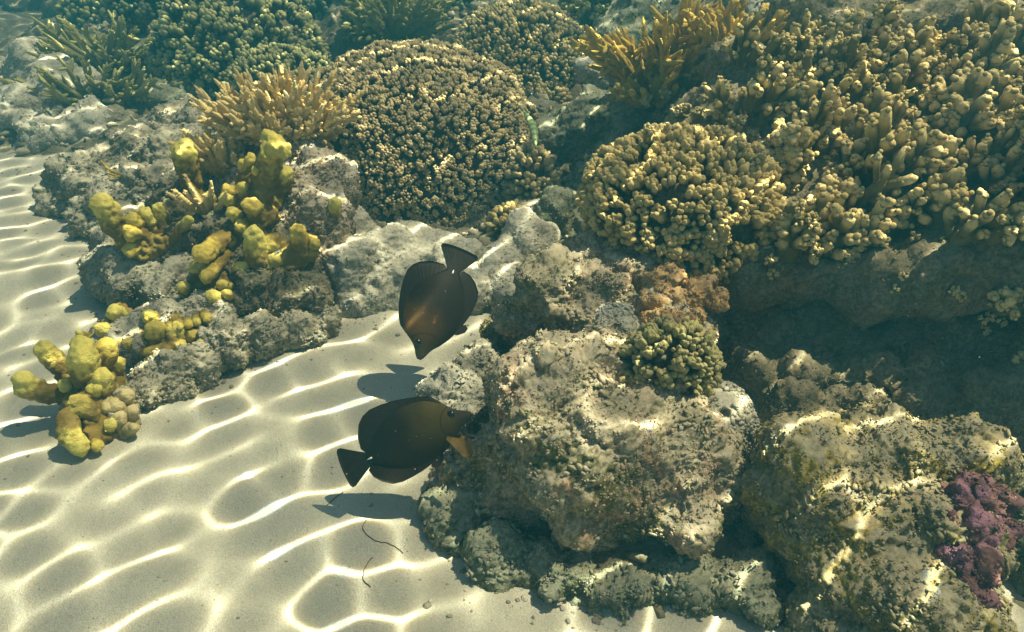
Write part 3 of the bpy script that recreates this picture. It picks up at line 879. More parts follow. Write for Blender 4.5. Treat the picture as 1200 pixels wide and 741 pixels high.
def branch_coral(name, label, base, n, length, r0, mat, seed, fan=(1.0, 0.6), lean=(0, -0.1, 0.9), base_spread=0.05, twigs=(4, 9), twig_len=0.25, twig_r=0.55, bump_k=0.25, group=None, curl=0.25, part='branch'):
    rg = np.random.default_rng(seed)
    base = np.array(base, float)
    root = thing(name, label, 'coral', tuple(base), group)
    for i in range(n):
        s = Soup()
        d = unit(np.array(lean) + np.array([rg.uniform(-fan[0], fan[0]), rg.uniform(-fan[1], fan[1]), rg.uniform(-0.25, 0.2)]))
        b = base + np.array([d[0] * base_spread * rg.uniform(0.2, 1.3), d[1] * base_spread * rg.uniform(0.2, 1.3), -0.02 + rg.uniform(-0.01, 0.02)])
        ln = length * rg.uniform(0.6, 1.1)
        bend = rg.normal(size=3) * curl * 0.25 + np.array([0, 0, curl * 0.35])
        q = np.linspace(0, 1, 9)
        pts = np.array([b + d * ln * k + bend * ln * k * k for k in q])
        rr = r0 * rg.uniform(0.8, 1.15)
        rad = rr * np.array([1.0, 0.97, 0.92, 0.86, 0.8, 0.72, 0.62, 0.48, 0.2])
        rn = rg.random()
        s.tube(pts, rad, 9, q, rn, bump_k, rg.random() * 50)
        nt_ = int(rg.integers(*twigs)) if twigs[1] > twigs[0] else twigs[0]
        for k in range(nt_):
            f = rg.uniform(0.25, 0.9)
            p = b + d * ln * f + bend * ln * f * f
            td = unit(d * 0.9 + rg.normal(size=3) * 0.65)
            tl = ln * twig_len * rg.uniform(0.5, 1.2) * (1.15 - 0.6 * f)
            tp = np.array([p + td * tl * x + d * tl * 0.35 * x * x for x in (0, 0.3, 0.6, 0.85, 1.0)])
            tr = rr * twig_r
            s.tube(tp, tr * np.array([1, 0.95, 0.85, 0.65, 0.25]), 7, np.clip(f + np.array([0, .1, .2, .3, .4]), 0, 1), rn, bump_k, rg.random() * 50)
        # rows of small corallites
        for k in range(44):
            f = rg.uniform(0.08, 0.97)
            p = b + d * ln * f + bend * ln * f * f
            td = unit(np.cross(d, rg.normal(size=3)) + d * 0.4)
            rl = rr * (1 - 0.5 * f)
            Vv, Ff = ico(1)
            s.add(p + td * rl * 0.95 + Vv * rl * 0.33, Ff, min(1, f + 0.15), rn)
        s.build(part, mat, root, base)
    return root

def finger_colony(label, fingers, mat, seed, voxel=0.0042, group=None, name='finger_coral', part='finger'):
    """fingers: list of (path [(px, py, depth)...], radii in px, extra lumps [(px, py, depth, r_px)])"""
    first = [np.array(P(*f[0][0])) for f in fingers]
    c = np.mean(first, axis=0)
    root = thing(name, label, 'coral', tuple(c), group)
    # the crust the fingers grow from
    s = Soup()
    rgc = np.random.default_rng(int(seed * 77))
    for f, p in zip(fingers, first):
        r0 = S(f[1][0], f[0][0][2])
        s.ball(p, r0 * 1.15, 2)
        o_ = np.array(P(*f[0][1])) - p
        s.ball(p - o_ * 0.35 + rgc.normal(size=3) * r0 * 0.4, r0 * 1.25, 2)
        for p2 in first:
            dist = np.linalg.norm(p2 - p)
            if 1e-6 < dist < 6.0 * r0:
                for w_ in (0.3, 0.5, 0.7):
                    s.ball(p * (1 - w_) + p2 * w_ + rgc.normal(size=3) * r0 * 0.15 - np.array([0, 0, r0 * 0.3]), r0 * rgc.uniform(0.6, 0.95), 2)
    V, F, _, _ = s.arrays()
    V, F, No = remesh(V, F, 0.0042, 3)
    V = V + No * (0.007 * fbm(V / 0.025 + seed, 3) + 0.009 * (0.6 - worley(V / 0.014)))[:, None]
    me = mesh_np('colony_base', V - c, F, {'tip': np.clip(0.45 + 0.6 * perlin(V / 0.022), 0, 0.8), 'rnd': np.full(len(V), 0.5)}, mat)
    link('colony_base', me, root)
    for i, f in enumerate(fingers):
        path, radii = f[0], f[1]
        extra = f[2] if len(f) > 2 else []
        pts = np.array([tuple(P(*q)) for q in path])
        rad = np.array([S(r, q[2]) for r, q in zip(radii, path)])
        # smooth resample
        k = np.linspace(0, len(pts) - 1, 5 * len(pts))
        i0 = np.minimum(k.astype(int), len(pts) - 2); fr = (k - i0)[:, None]
        pp = pts[i0] * (1 - fr) + pts[i0 + 1] * fr
        rr = rad[i0] * (1 - fr[:, 0]) + rad[i0 + 1] * fr[:, 0]
        s = Soup()
        for p, r in zip(pp, rr):
            s.ball(p, r, 2)
        rgf = np.random.default_rng(int(seed * 1000) + i)
        for k_ in range(5 * (len(pts) - 1)):
            q_ = int(rgf.integers(len(pp)))
            v_ = unit(rgf.normal(size=3))
            s.ball(pp[q_] + v_ * rr[q_] * 0.72, rr[q_] * rgf.uniform(0.35, 0.55), 2)
        for e in extra:
            s.ball(P(e[0], e[1], e[2]), S(e[3], e[2]), 2)
        V, F, _, _ = s.arrays()
        vx = min(voxel, rad.max() / 3.2)
        V, F, No = remesh(V, F, vx, 5)
        sd = seed * 3.1 + i * 1.7
        sc_ = rad.max()
        V = V + No * (sc_ * (0.22 * fbm(V / (sc_ * 0.9) + sd, 3) + 0.10 * perlin(V / (sc_ * 0.42) + sd) + 0.05 * perlin(V / (sc_ * 0.2))))[:, None]
        dd = np.linalg.norm(V[:, None, :] - pp[None, :, :], axis=2)
        tip = dd.argmin(axis=1) / (len(pp) - 1.0)
        tip = np.clip(0.12 + 0.88 * tip + 0.22 * perlin(V / 0.012 + sd) + 0.10 * perlin(V / 0.005 + sd), 0, 1)
        rn = (math.sin(sd * 12.9) * 43758.5) % 1.0
        me = mesh_np(part, V - c, F, {'tip': tip, 'rnd': np.full(len(V), rn)}, mat)
        link(part, me, root)
    return root

# big domes
def px_dome(name, label, px, py, t, wx, hy, spacing_px, lobe_px, nl, mat, yk=1.0, **kw):
    c = P(px, py, t)
    return dome_coral(name, label, c, (S(wx, t), S(wx, t) * yk, S(hy, t)), S(spacing_px, t), S(lobe_px, t), nl, mat, **kw)
px_dome('dome_coral', 'biggest dome coral, dark with countless cream tipped branchlets, behind the upper fish', 492, 200, 2.60, 144, 134, 6.3, 1.75, 4, M['cream_tips'], 0.85, base_mat=M['dark'], seed=1.2, gap=-0.95, zmin=-0.62, tier=0.06, tall=0.8)
px_dome('dome_coral', 'tan cushion coral of tiny knobs at the top centre, behind the big dome', 612, 78, 3.15, 84, 62, 7.4, 2.2, 3, M['tan_tips'], 0.9, base_mat=M['dark'], seed=2.6, gap=-0.55, zmin=-0.25, tier=0.08, tall=0.8)
px_dome('dome_coral', 'hazy dark green bushy dome coral above the yellow branching coral', 282, 70, 3.55, 88, 76, 9.5, 2.7, 4, M['back_dome'], 0.9, base_mat=M['dark'], seed=3.9, gap=-0.28, zmin=-0.4, tier=0.10, tall=1.0)
px_dome('dome_coral', 'low grey green dome peeking out behind the yellow branching coral and the big dome', 330, 98, 3.05, 52, 34, 8.0, 2.4, 3, M['back_dome'], 0.9, base_mat=M['dark'], seed=4.7, zmin=-0.3)
px_dome('dome_coral', 'shadowy dark dome coral at the top edge, left of the tan cushion coral', 545, 25, 4.0, 62, 40, 9.0, 2.8, 3, M['dim_coral'], 0.9, base_mat=M['dark'], seed=5.1, zmin=-0.3)
px_dome('dome_coral', 'small pinkish purple knobbed coral beside the hazy green dome', 172, 66, 3.75, 32, 38, 9.0, 3.4, 1, M['purple_knob'], 0.9, base_mat=M['dark'], seed=6.3, zmin=-0.5, tall=1.2)
px_dome('knob_coral', 'round olive coral of fat knobs hanging over the gap, right of centre', 798, 244, 1.68, 106, 78, 9.8, 3.5, 3, M['olive_knobs'], 0.9, base_mat=M['dark'], seed=7.7, gap=-0.42, zmin=-0.6, tier=0.11, tall=0.95, lsub=2)
px_dome('knob_coral', 'fist sized clump of greenish knobs on top of the central boulder', 785, 428, 1.28, 44, 42, 10.0, 3.7, 3, M['green_knobs'], 0.7, base_mat=M['dark'], seed=8.4, gap=-0.6, zmin=-0.9, tier=0.14, tall=1.0, lsub=2)
px_dome('knob_coral', 'small pale knobby coral low on the right edge of the big dome', 622, 216, 2.35, 22, 34, 9.0, 3.6, 2, M['lobed_pale'], 0.9, base_mat=M['dark'], seed=9.4, zmin=-0.7)
px_dome('knob_coral', 'olive knob mound on the slope just right of the big dome foot', 603, 262, 2.22, 22, 14, 8.0, 3.4, 2, M['olive_knobs'], 0.9, base_mat=M['dark'], seed=10.4, zmin=-0.7)
px_dome('dome_coral', 'hazy yellowish bush coral at the top edge, between the two dark domes', 470, 28, 3.7, 48, 36, 9.0, 2.8, 2, M['olive_branch'], 0.9, base_mat=M['dark'], seed=11.6, zmin=-0.4, tall=2.2)
px_dome('dome_coral', 'deep shadowed round coral at the top, right above the hazy green dome', 385, 8, 4.2, 52, 36, 10.0, 3.0, 3, M['dim_coral'], 0.9, base_mat=M['dark'], seed=12.6, zmin=-0.3)
px_dome('dome_coral', 'tiny tan knob cluster hanging below the tan cushion coral', 640, 118, 2.95, 20, 12, 8.0, 2.8, 3, M['tan_tips'], 0.9, base_mat=M['dark'], seed=13.6, zmin=-0.7)
bpy.context.view_layer.update()

# branching corals
branch_coral('branching_coral', 'golden yellow spiky branching coral on the brown outcrop, beside the big dome', P(337, 156, 2.10), 125, S(74, 2.10), S(4.8, 2.07), M['yellow_branch'], 31, fan=(0.80, 0.5), lean=(-0.05, -0.34, 0.72), base_spread=0.11, twigs=(9, 15), twig_len=0.24, twig_r=0.62)
branch_coral('branching_coral', 'low brownish tuft of parallel branches in front of the golden yellow coral', P(266, 192, 2.02), 46, S(46, 2.02), S(5.6, 2.02), M['yellow_branch'], 32, fan=(0.8, 0.4), lean=(-0.35, -0.3, 0.8), base_spread=0.05, twigs=(2, 5), twig_len=0.25)
branch_coral('branching_coral', 'few short brown spikes at the foot of the upright yellow finger', P(243, 240, 1.86), 9, S(40, 1.86), S(5.0, 1.86), M['yellow_branch'], 33, fan=(0.7, 0.3), lean=(-0.15, -0.35, 0.7), base_spread=0.03, twigs=(1, 3), twig_len=0.2)
branch_coral('staghorn_coral', 'antler like golden coral with slender bare branches at the top, right of centre', P(775, 108, 2.33), 60, S(104, 2.33), S(4.6, 2.33), M['gold_branch'], 34, fan=(1.0, 0.5), lean=(-0.05, -0.15, 0.75), base_spread=0.07, twigs=(6, 11), twig_len=0.26, twig_r=0.75, bump_k=0.12)
branch_coral('staghorn_coral', 'short stubby golden spikes below the antler like coral', P(765, 112, 2.22), 14, S(42, 2.22), S(5.0, 2.22), M['gold_branch'], 35, fan=(1.0, 0.4), lean=(-0.2, -0.3, 0.6), base_spread=0.06, twigs=(1, 4), twig_len=0.3, twig_r=0.75)
branch_coral('staghorn_coral', 'golden finger branches at the top edge, above the lobed corals', P(860, 62, 2.2), 44, S(60, 2.2), S(4.8, 2.2), M['gold_branch'], 36, fan=(1.1, 0.4), lean=(0.1, -0.2, 0.8), base_spread=0.10, twigs=(5, 9), twig_len=0.28, twig_r=0.8)
branch_coral('bottlebrush_coral', 'hazy green feathery coral at the upper left, higher of two', cast(130, 72)[0], 44, S(52, 3.75), S(4.0, 3.75), M['olive_branch'], 37, fan=(1.1, 0.4), lean=(-0.2, -0.3, 0.6), base_spread=0.12, twigs=(5, 9), twig_len=0.3)
branch_coral('bottlebrush_coral', 'hazy green feathery coral at the upper left, lower and wider of two', cast(118, 110)[0], 50, S(52, 3.55), S(4.0, 3.55), M['olive_branch'], 38, fan=(1.4, 0.4), lean=(-0.1, -0.4, 0.45), base_spread=0.16, twigs=(5, 9), twig_len=0.3)
branch_coral('branching_coral', 'hazy pale green bush coral on the top edge left of the dark domes', cast(462, 30)[0], 40, S(46, 3.9), S(4.0, 3.9), M['olive_branch'], 39, fan=(1.1, 0.4), lean=(0.2, -0.3, 0.7), base_spread=0.12, twigs=(4, 8), twig_len=0.3)
branch_coral('branching_coral', 'small yellow twig coral lying in the pale rubble bank', P(160, 205, 2.3), 10, S(30, 2.3), S(2.6, 2.3), M['gold_branch'], 40, fan=(1.2, 0.4), lean=(-0.3, -0.3, 0.4), base_spread=0.03, twigs=(1, 3), twig_len=0.3)

# indistinct colonies far behind
bpy.context.view_layer.update()
for k, (px, py, r, m_, lab) in enumerate([
    (112, 22, 26, 'olive_branch', 'hazed coral mound on the top edge above the feathery green corals'),
    (165, 14, 28, 'dim_coral', 'hazed dark coral mound on the top edge above the purple knobbed coral'),
    (690, 12, 24, 'olive_branch', 'hazed yellowish coral on the top edge left of the antler coral')]):
    p, nrm, t = cast(px, py)
    dome_coral('coral_mound', lab, p, (S(r, t), S(r, t), S(r, t) * 0.85), S(8.0, t), S(2.7, t), 3, M[m_], base_mat=M['dark'], seed=20.3 + k, zmin=-0.3, tier=0.14, tall=1.3 if m_ == 'olive_branch' else 0.9, gap=-0.4)

# yellow finger corals on the left outcrop
T = 1.80
finger_colony('mustard finger coral at the left end, one thick finger pointing to the open sand', [
    ([(150, 282, 1.86), (135, 262, 1.84), (118, 238, 1.80)], (11, 14, 12.5)),
    ([(168, 295, 1.86), (160, 285, 1.83), (153, 294, 1.81)], (12, 9, 8)),
    ([(170, 278, 1.86), (160, 272, 1.82), (154, 273, 1.79)], (12, 9, 9)),
    ([(172, 262, 1.88), (162, 260, 1.83), (156, 258, 1.80)], (12, 9, 8.5)),
    ([(180, 285, 1.88), (178, 262, 1.86), (172, 252, 1.83)], (14, 11, 9)),
    ([(195, 275, 1.88), (190, 255, 1.86), (186, 244, 1.84)], (10, 8, 7)),
    ([(205, 285, 1.86), (212, 268, 1.83), (222, 258, 1.80)], (9, 7, 6)),
], M['yellow_finger'], 1.0)
finger_colony('lone mustard finger with a flat top, left of the brownish branch tuft', [
    ([(228, 228, 1.93), (222, 205, 1.91), (217, 184, 1.88), (215, 176, 1.87)], (9, 13, 14, 12.5)),
    ([(240, 250, 1.92), (246, 232, 1.90)], (10, 8)),
], M['yellow_finger'], 2.0)
finger_colony('tall two headed mustard finger standing on the brown outcrop', [
    ([(308, 242, 1.86), (311, 215, 1.83), (316, 188, 1.79), (321, 168, 1.76)], (13, 15, 14, 12), [(331, 176, 1.76, 11), (314, 160, 1.765, 8)]),
    ([(295, 208, 1.87), (294, 186, 1.84)], (9, 7)), ([(288, 205, 1.87), (284, 191, 1.84)], (8, 6)),
    ([(276, 228, 1.86), (266, 222, 1.83)], (8, 6.5)), ([(280, 240, 1.86), (264, 233, 1.82)], (9, 7)),
    ([(290, 235, 1.85), (284, 219, 1.82)], (9, 6.5)), ([(306, 255, 1.83), (293, 240, 1.79)], (12, 10), [(302, 243, 1.79, 7)]),
    ([(285, 258, 1.84), (271, 249, 1.80)], (9, 7)), ([(330, 214, 1.86), (334, 204, 1.83)], (12, 10)),
    ([(312, 205, 1.82), (300, 200, 1.79)], (8, 6)),
], M['yellow_finger'], 3.0)
finger_colony('cluster of mustard nubs at the front right of the outcrop, pale green ended', [
    ([(305, 312, 1.82), (301, 295, 1.79), (297, 276, 1.755)], (17, 14, 11)),
    ([(330, 295, 1.84), (318, 285, 1.81), (312, 290, 1.79)], (14, 12, 9)),
    ([(355, 292, 1.82), (351, 283, 1.79), (349, 271, 1.765)], (13, 11, 9)),
    ([(365, 290, 1.82), (369, 286, 1.79)], (8, 7)),
    ([(320, 315, 1.83), (322, 306, 1.80)], (14, 11)), ([(290, 325, 1.82), (284, 316, 1.79)], (12, 10)),
    ([(287, 256, 1.84), (282, 266, 1.80)], (9, 7)),
], M['yellow_finger'], 4.0)
finger_colony('single greenish finger on the right end of the brown outcrop', [
    ([(386, 258, 1.88), (391, 248, 1.85), (393, 238, 1.83)], (8, 8.5, 7.5)),
], M['yellow_finger'], 5.0)
finger_colony('pair of fat yellow fingers pointing at the viewer, halfway down the outcrop', [
    ([(268, 274, 1.84), (252, 288, 1.78), (237, 298, 1.73)], (10, 11, 11.5), [(247, 288, 1.755, 8)]),
    ([(262, 300, 1.82), (252, 312, 1.77), (242, 324, 1.73)], (10, 9, 8)),
    ([(238, 312, 1.80), (227, 316, 1.76)], (8, 6)), ([(275, 292, 1.85), (270, 281, 1.82)], (9, 7)),
    ([(232, 322, 1.80), (236, 312, 1.77)], (8, 6)),
    ([(220, 342, 1.79), (214, 336, 1.75)], (8, 7)),
    ([(256, 352, 1.78), (250, 348, 1.74)], (11, 9.5)), ([(266, 338, 1.79), (259, 333, 1.76)], (8, 6)), ([(268, 350, 1.78), (266, 344, 1.75)], (7, 6)),
], M['yellow_finger'], 6.0)
finger_colony('row of small yellow teeth hanging from the flat sandy shelf rock', [
    ([(186, 398, 1.70), (182, 388, 1.67)], (14, 12)), ([(180, 378, 1.72), (175, 371, 1.69)], (10, 9)),
    ([(206, 398, 1.70), (208, 386, 1.68)], (14, 9)),
    ([(199, 378, 1.72), (198, 386, 1.67)], (6, 5)), ([(209, 374, 1.72), (211, 384, 1.67)], (6, 5)), ([(218, 372, 1.73), (221, 381, 1.68)], (6, 5.5)),
    ([(228, 370, 1.73), (231, 378, 1.69)], (6, 5)), ([(238, 368, 1.74), (243, 373, 1.70)], (7, 6)), ([(222, 388, 1.71), (226, 394, 1.68)], (9, 7)), ([(205, 408, 1.69), (212, 404, 1.67)], (9, 7)),
    ([(236, 412, 1.69), (231, 408, 1.66)], (7, 6)), ([(226, 420, 1.68), (236, 402, 1.67)], (6, 6)), ([(190, 415, 1.67), (178, 412, 1.65)], (10, 8)),
    ([(140, 372, 1.75), (135, 365, 1.72)], (11, 9.5)), ([(128, 392, 1.72), (121, 386, 1.69)], (11, 9)), ([(158, 408, 1.68), (150, 402, 1.66)], (10, 7)), ([(98, 396, 1.70), (92, 390, 1.68)], (6, 4)),
], M['yellow_finger'], 7.0)
finger_colony('lowest cluster of fat yellow fingers over the sand, at the left edge', [
    ([(80, 438, 1.55), (66, 425, 1.53), (51, 409, 1.51)], (10, 12, 11)),
    ([(82, 462, 1.54), (58, 461, 1.51), (34, 456, 1.48), (27, 446, 1.47)], (9, 12, 14, 12)),
    ([(108, 452, 1.53), (100, 435, 1.49), (96, 418, 1.46)], (15, 17, 17), [(97, 408, 1.47, 14)]),
    ([(126, 432, 1.55), (125, 416, 1.52), (124, 407, 1.51)], (11, 12, 12)),
    ([(122, 460, 1.53), (118, 444, 1.49)], (14, 13)), ([(110, 465, 1.52), (112, 455, 1.48)], (10, 9)),
    ([(118, 500, 1.50), (106, 482, 1.47), (92, 474, 1.45)], (10, 11, 13)),
    ([(92, 476, 1.46), (80, 490, 1.44), (80, 508, 1.43), (94, 524, 1.43)], (9, 12, 13, 11)),
    ([(112, 512, 1.46), (114, 523, 1.44)], (6, 7)), ([(136, 440, 1.56), (140, 424, 1.54)], (8, 7)), ([(88, 450, 1.54), (78, 452, 1.50)], (12, 9)),
    ([(126, 505, 1.50), (130, 497, 1.48)], (9, 8)),
], M['yellow_finger'], 8.0)
finger_colony('sandy tan nubs right beside the lowest yellow finger cluster', [
    ([(138, 484, 1.53), (135, 476, 1.50)], (11, 10)), ([(146, 472, 1.54), (148, 463, 1.51)], (10, 9)), ([(142, 498, 1.51), (140, 490, 1.49)], (10, 9)),
    ([(130, 470, 1.52), (126, 478, 1.49)], (9, 8)), ([(152, 490, 1.52), (155, 482, 1.5)], (9, 8)), ([(150, 505, 1.50), (158, 501, 1.48)], (8, 6)),
], M['lobed_pale'], 9.0, part='nub')

# lobed columns over the reef wall
bpy.context.view_layer.update()
CENT = [(890, 130, 'olive lobed coral left of the lobed field, just over the round knob coral', 'lobed'),
        (930, 60, 'small lobed coral high up, under the bare pale shoulder', 'lobed'),
        (960, 190, 'lobed coral in the middle of the field, directly right of the round knob coral', 'lobed'),
        (1010, 100, 'broad lobed coral in the upper middle of the right hand field', 'lobed'),
        (1060, 210, 'lobed coral on the brink of the overhang, above the dark recess', 'lobed'),
        (1085, 50, 'lobed coral on the top edge, under its shadowed hollow', 'lobed'),
        (1120, 130, 'tallest lobed coral towards the right edge of the field', 'lobed'),
        (1180, 190, 'lobed coral cut by the right edge, above the dark recess', 'lobed'),
        (1185, 60, 'lobed coral in the top right corner', 'lobed')]
cells = {i: [] for i in range(len(CENT))}
gy = 12
rowi = 0
rs = random.Random(3)
while gy < 300:
    step = 29 + 9 * (gy / 300)
    gx_ = 855 + (rowi % 2) * step * 0.5
    while gx_ < 1235:
        x = gx_ + rs.uniform(-9, 9); y = gy + rs.uniform(-8, 8)
        gx_ += step * (1.0 + 0.05 * rs.random())
        lo = 308 - max(0, x - 1070) * 0.2
        if y > lo or (x < 905 and y > 150) or (x < 1010 and y < 42 + (1010 - x) * 0.1) or (1080 < x < 1165 and 10 < y < 50):
            continue
        if x < 940 and y > 235 and y < 290:
            continue
        if rs.random() < (0.55 if x > 1090 and y > 165 else 0.15):
            continue
        i = min(range(len(CENT)), key=lambda k: (CENT[k][0] - x) ** 2 + (CENT[k][1] - y) ** 2)
        cells[i].append((x, y))
    gy += 21 + 5 * (gy / 300)
    rowi += 1
allspots = [(cast(x, y)) for k in cells for x, y in cells[k]]
def column_cells():
    # cast every spot first, so that columns sit on the wall and not on each other
    hits = {k: [cast(x, y) for x, y in v] for k, v in cells.items()}
    for k, hs in hits.items():
        if not hs:
            continue
        rg = np.random.default_rng(100 + k)
        c = np.mean([np.array(h[0]) for h in hs], axis=0)
        root = thing('lobed_coral', CENT[k][2], 'coral', tuple(c))
        for p, nrm, t in hs:
            p = np.array(p)
            near = np.clip(1.9 / t, 0.85, 1.15)
            s = Soup()
            d = unit(np.array([0.06, -0.30, 0.85]) + np.array(nrm) * 0.22 + rg.normal(size=3) * 0.13)
            r = rg.uniform(0.023, 0.038) * near
            ln = rg.uniform(0.105, 0.20) * near
            club(s, p - d * 0.03, d, ln, r, rg, nl=int(rg.integers(10, 16)))
            if rg.random() < 0.6:
                d2 = unit(d + rg.normal(size=3) * 0.3)
                club(s, p - d * 0.02 + rg.normal(size=3) * np.array([1, 0.4, 0.3]) * r, d2, ln * rg.uniform(0.55, 0.85), r * 0.72, rg, nl=6)
            s.build('column', M['lobed'], root, c)
column_cells()
# lumpy pale corals between the antler coral and the knob coral
column_colony('pale lumpy coral between the antler like coral and the round knob coral', [(758, 118), (778, 112), (802, 110), (825, 118), (770, 138), (795, 135), (818, 140), (842, 135), (855, 120), (760, 155), (785, 152)], M['lobed_pale'], 51, (0.03, 0.05), (0.019, 0.028), (-0.05, -0.4, 0.8))
column_colony('pale lumpy coral bridging the round knob coral and the lobed field', [(842, 158), (862, 150), (880, 160), (900, 172), (865, 172), (890, 190), (915, 195), (905, 215), (925, 225), (870, 135)], M['lobed_pale'], 52, (0.03, 0.05), (0.016, 0.024), (0.0, -0.4, 0.8))
column_colony('rows of small golden stubs along the ridge under the bare pale shoulder', [(885, 62), (905, 55), (925, 66), (945, 58), (962, 68), (980, 58), (1000, 52), (895, 82), (920, 85), (945, 80), (970, 85)], M['lobed'], 53, (0.05, 0.08), (0.018, 0.026), (0.0, -0.25, 0.9), nl=4)
# knobs scattered on the shaded wall
for (px, py, r, lab) in [
    (885, 283, .018, 'small olive knob cluster hanging just right of the round knob coral'),
    (910, 312, .020, 'pale knob cluster on the dark wall, right of the orange crust'),
    (938, 262, .022, 'knob cluster below the middle lobed coral, at the brink of the recess'),
    (950, 285, .020, 'double knob cluster leaning out over the dark recess'),
    (1005, 292, .026, 'knob cluster of three round lobes under the overhang brink'),
    (1040, 285, .022, 'stack of knobs hanging below the overhang brink'),
    (1078, 278, .018, 'little dim knobs on the shaded right half of the wall'),
    (1052, 330, .015, 'lone bright knob low on the dark recess wall'),
    (1155, 385, .020, 'dim round knobs deep in the shade near the right edge'),
    (1185, 262, .046, 'fat bright knob cluster at the right edge, level with the recess'),
    (1190, 360, .042, 'lower bright knob cluster at the right edge beside the recess'),
    (1188, 412, .036, 'lowest knob cluster at the right edge, near the recess floor'),
    (1120, 345, .016, 'tiny shaded coral knob in the middle of the recess wall'),
    (1145, 362, .016, 'tiny greenish coral knob near the right end of the recess')]:
    p, nrm, t = cast(px, py)
    rg = np.random.default_rng(int(px * 7 + py))
    root = thing('small_coral', lab, 'coral', tuple(p))
    for k in range(int(rg.integers(2, 5))):
        s = Soup()
        off = np.array([rg.normal() * r * 0.9, -rg.random() * r * 0.5, rg.normal() * r * 0.9])
        club(s, np.array(p) + off - np.array(nrm) * 0.01, unit(np.array(nrm) * 0.5 + np.array([0, -0.5, 0.5])), r * 1.5, r * 0.75, rg, nl=5)
        s.build('knob', M['lobed'], root, np.array(p))

# orange and purple crusts
def crust(name, label, blobs, mat, voxel, seed, lump=(0.016, 0.026)):
    o = rock(name, label, blobs, mat, voxel, (0.012, 0.06), lump, (0.004, 0.009), cat='coral', seed=seed, smooth=3, nod=(0.35, 0.0014, 0.0045))
    me = o.data
    n = len(me.vertices)
    co = np.empty(n * 3, np.float32); me.vertices.foreach_get('co', co); co = co.reshape(-1, 3).astype(float)
    me.attributes.remove(me.attributes['rnd'])
    for an, v in (('tip', np.clip(0.5 + 0.9 * perlin(co / 0.02 + seed), 0, 1)), ('rnd', np.clip(0.5 + 0.9 * perlin(co / 0.045 + seed + 7), 0, 1))):
        a = me.attributes.new(an, 'FLOAT', 'POINT')
        a.data.foreach_set('value', v.astype(np.float32))
    return o
crust('crust_coral', 'orange crusty coral perched under the round knob coral', [(770, 335, 1.46, 17), (785, 325, 1.47, 15), (765, 352, 1.45, 15), (790, 350, 1.46, 13), (815, 345, 1.47, 19), (838, 352, 1.47, 13), (825, 335, 1.48, 13)], M['orange_crust'], 0.004, 41)
crust('crust_coral', 'lower tan crusty knobs right above the fist sized green clump', [(775, 375, 1.40, 12), (795, 378, 1.39, 13), (815, 372, 1.40, 11), (760, 378, 1.41, 9)], M['orange_crust'], 0.004, 42)
crust('purple_crust', 'purple and rust coloured crust on the right face of the lower right rock', [(1118, 588, 1.108, 18.5), (1145, 578, 1.118, 20.2), (1108, 612, 1.088, 16.8), (1135, 622, 1.088, 25.2), (1118, 652, 1.068, 20.2), (1145, 660, 1.068, 21.8), (1130, 690, 1.058, 16.8), (1165, 585, 1.138, 16.8), (1170, 620, 1.118, 15.1), (1150, 705, 1.058, 13.4)], M['purple_crust'], 0.0042, 43, (0.024, 0.030))

# ------------------------------------------------------------------ fish
def tang_skin(name, dark, front, head):
    m, nt, b = new_mat(name)
    co = coords(nt)
    sep = N(nt, 'ShaderNodeSeparateXYZ')
    nt.links.new(co, sep.inputs[0])
    nz = noise(nt, co, 9, 3, 0.6)
    xx = math_(nt, 'ADD', sep.outputs[0], math_(nt, 'MULTIPLY', math_(nt, 'SUBTRACT', nz, 0.5), 0.25))
    f = ramp(nt, xx, 0.36, 0.72)
    f2 = math_(nt, 'MULTIPLY', f, ramp(nt, sep.outputs[2], -0.20, 0.05))
    c = mix(nt, f2, dark, front)
    c = mix(nt, ramp(nt, sep.outputs[0], 0.80, 0.92), c, head)
    # gill cover edge
    dx_ = math_(nt, 'SUBTRACT', sep.outputs[0], 0.90)
    dz_ = math_(nt, 'ADD', sep.outputs[2], 0.02)
    rad_ = math_(nt, 'SQRT', math_(nt, 'ADD', math_(nt, 'MULTIPLY', dx_, dx_), math_(nt, 'MULTIPLY', dz_, dz_)))
    gl = ramp(nt, math_(nt, 'ABSOLUTE', math_(nt, 'SUBTRACT', rad_, 0.165)), 0.008, 0.001)
    c = mix(nt, math_(nt, 'MULTIPLY', math_(nt, 'MULTIPLY', gl, ramp(nt, dx_, 0.02, -0.06)), 0.7), c, tuple(v * 0.6 for v in dark))
    ln = noise(nt, N_scale(nt, co, (6, 6, 60)), 4, 2, 0.5)
    c = mix(nt, math_(nt, 'MULTIPLY', ramp(nt, ln, 0.45, 0.7), 0.3), c, tuple(v * 1.9 for v in dark))
    sp = ramp(nt, voro(nt, co, 26), 0.10, 0.05)
    gate = ramp(nt, noise(nt, co, 6, 2, 0.5), 0.52, 0.6)
    c = mix(nt, math_(nt, 'MULTIPLY', math_(nt, 'MULTIPLY', sp, gate), 0.8), c, (0.45, 0.40, 0.28))
    nt.links.new(c, b.inputs['Base Color'])
    b.inputs['Roughness'].default_value = 0.65
    b.inputs['Specular IOR Level'].default_value = 0.12
    bump(nt, b, voro(nt, co, 140), 0.003, 0.3)
    return m
def N_scale(nt, co, sc3):
    n = N(nt, 'ShaderNodeMapping')
    n.inputs['Scale'].default_value = sc3
    nt.links.new(co, n.inputs[0])
    return n.outputs[0]
def flat_mat(name, col, rough=0.5, spec=0.3, var=0.4, sc_=40):
    m, nt, b = new_mat(name)
    co = coords(nt)
    c = mix(nt, ramp(nt, noise(nt, co, sc_, 3, 0.6), 0.35, 0.7), col, tuple(v * (1 - var) for v in col))
    nt.links.new(c, b.inputs['Base Color'])
    b.inputs['Roughness'].default_value = rough
    b.inputs['Specular IOR Level'].default_value = spec
    return m
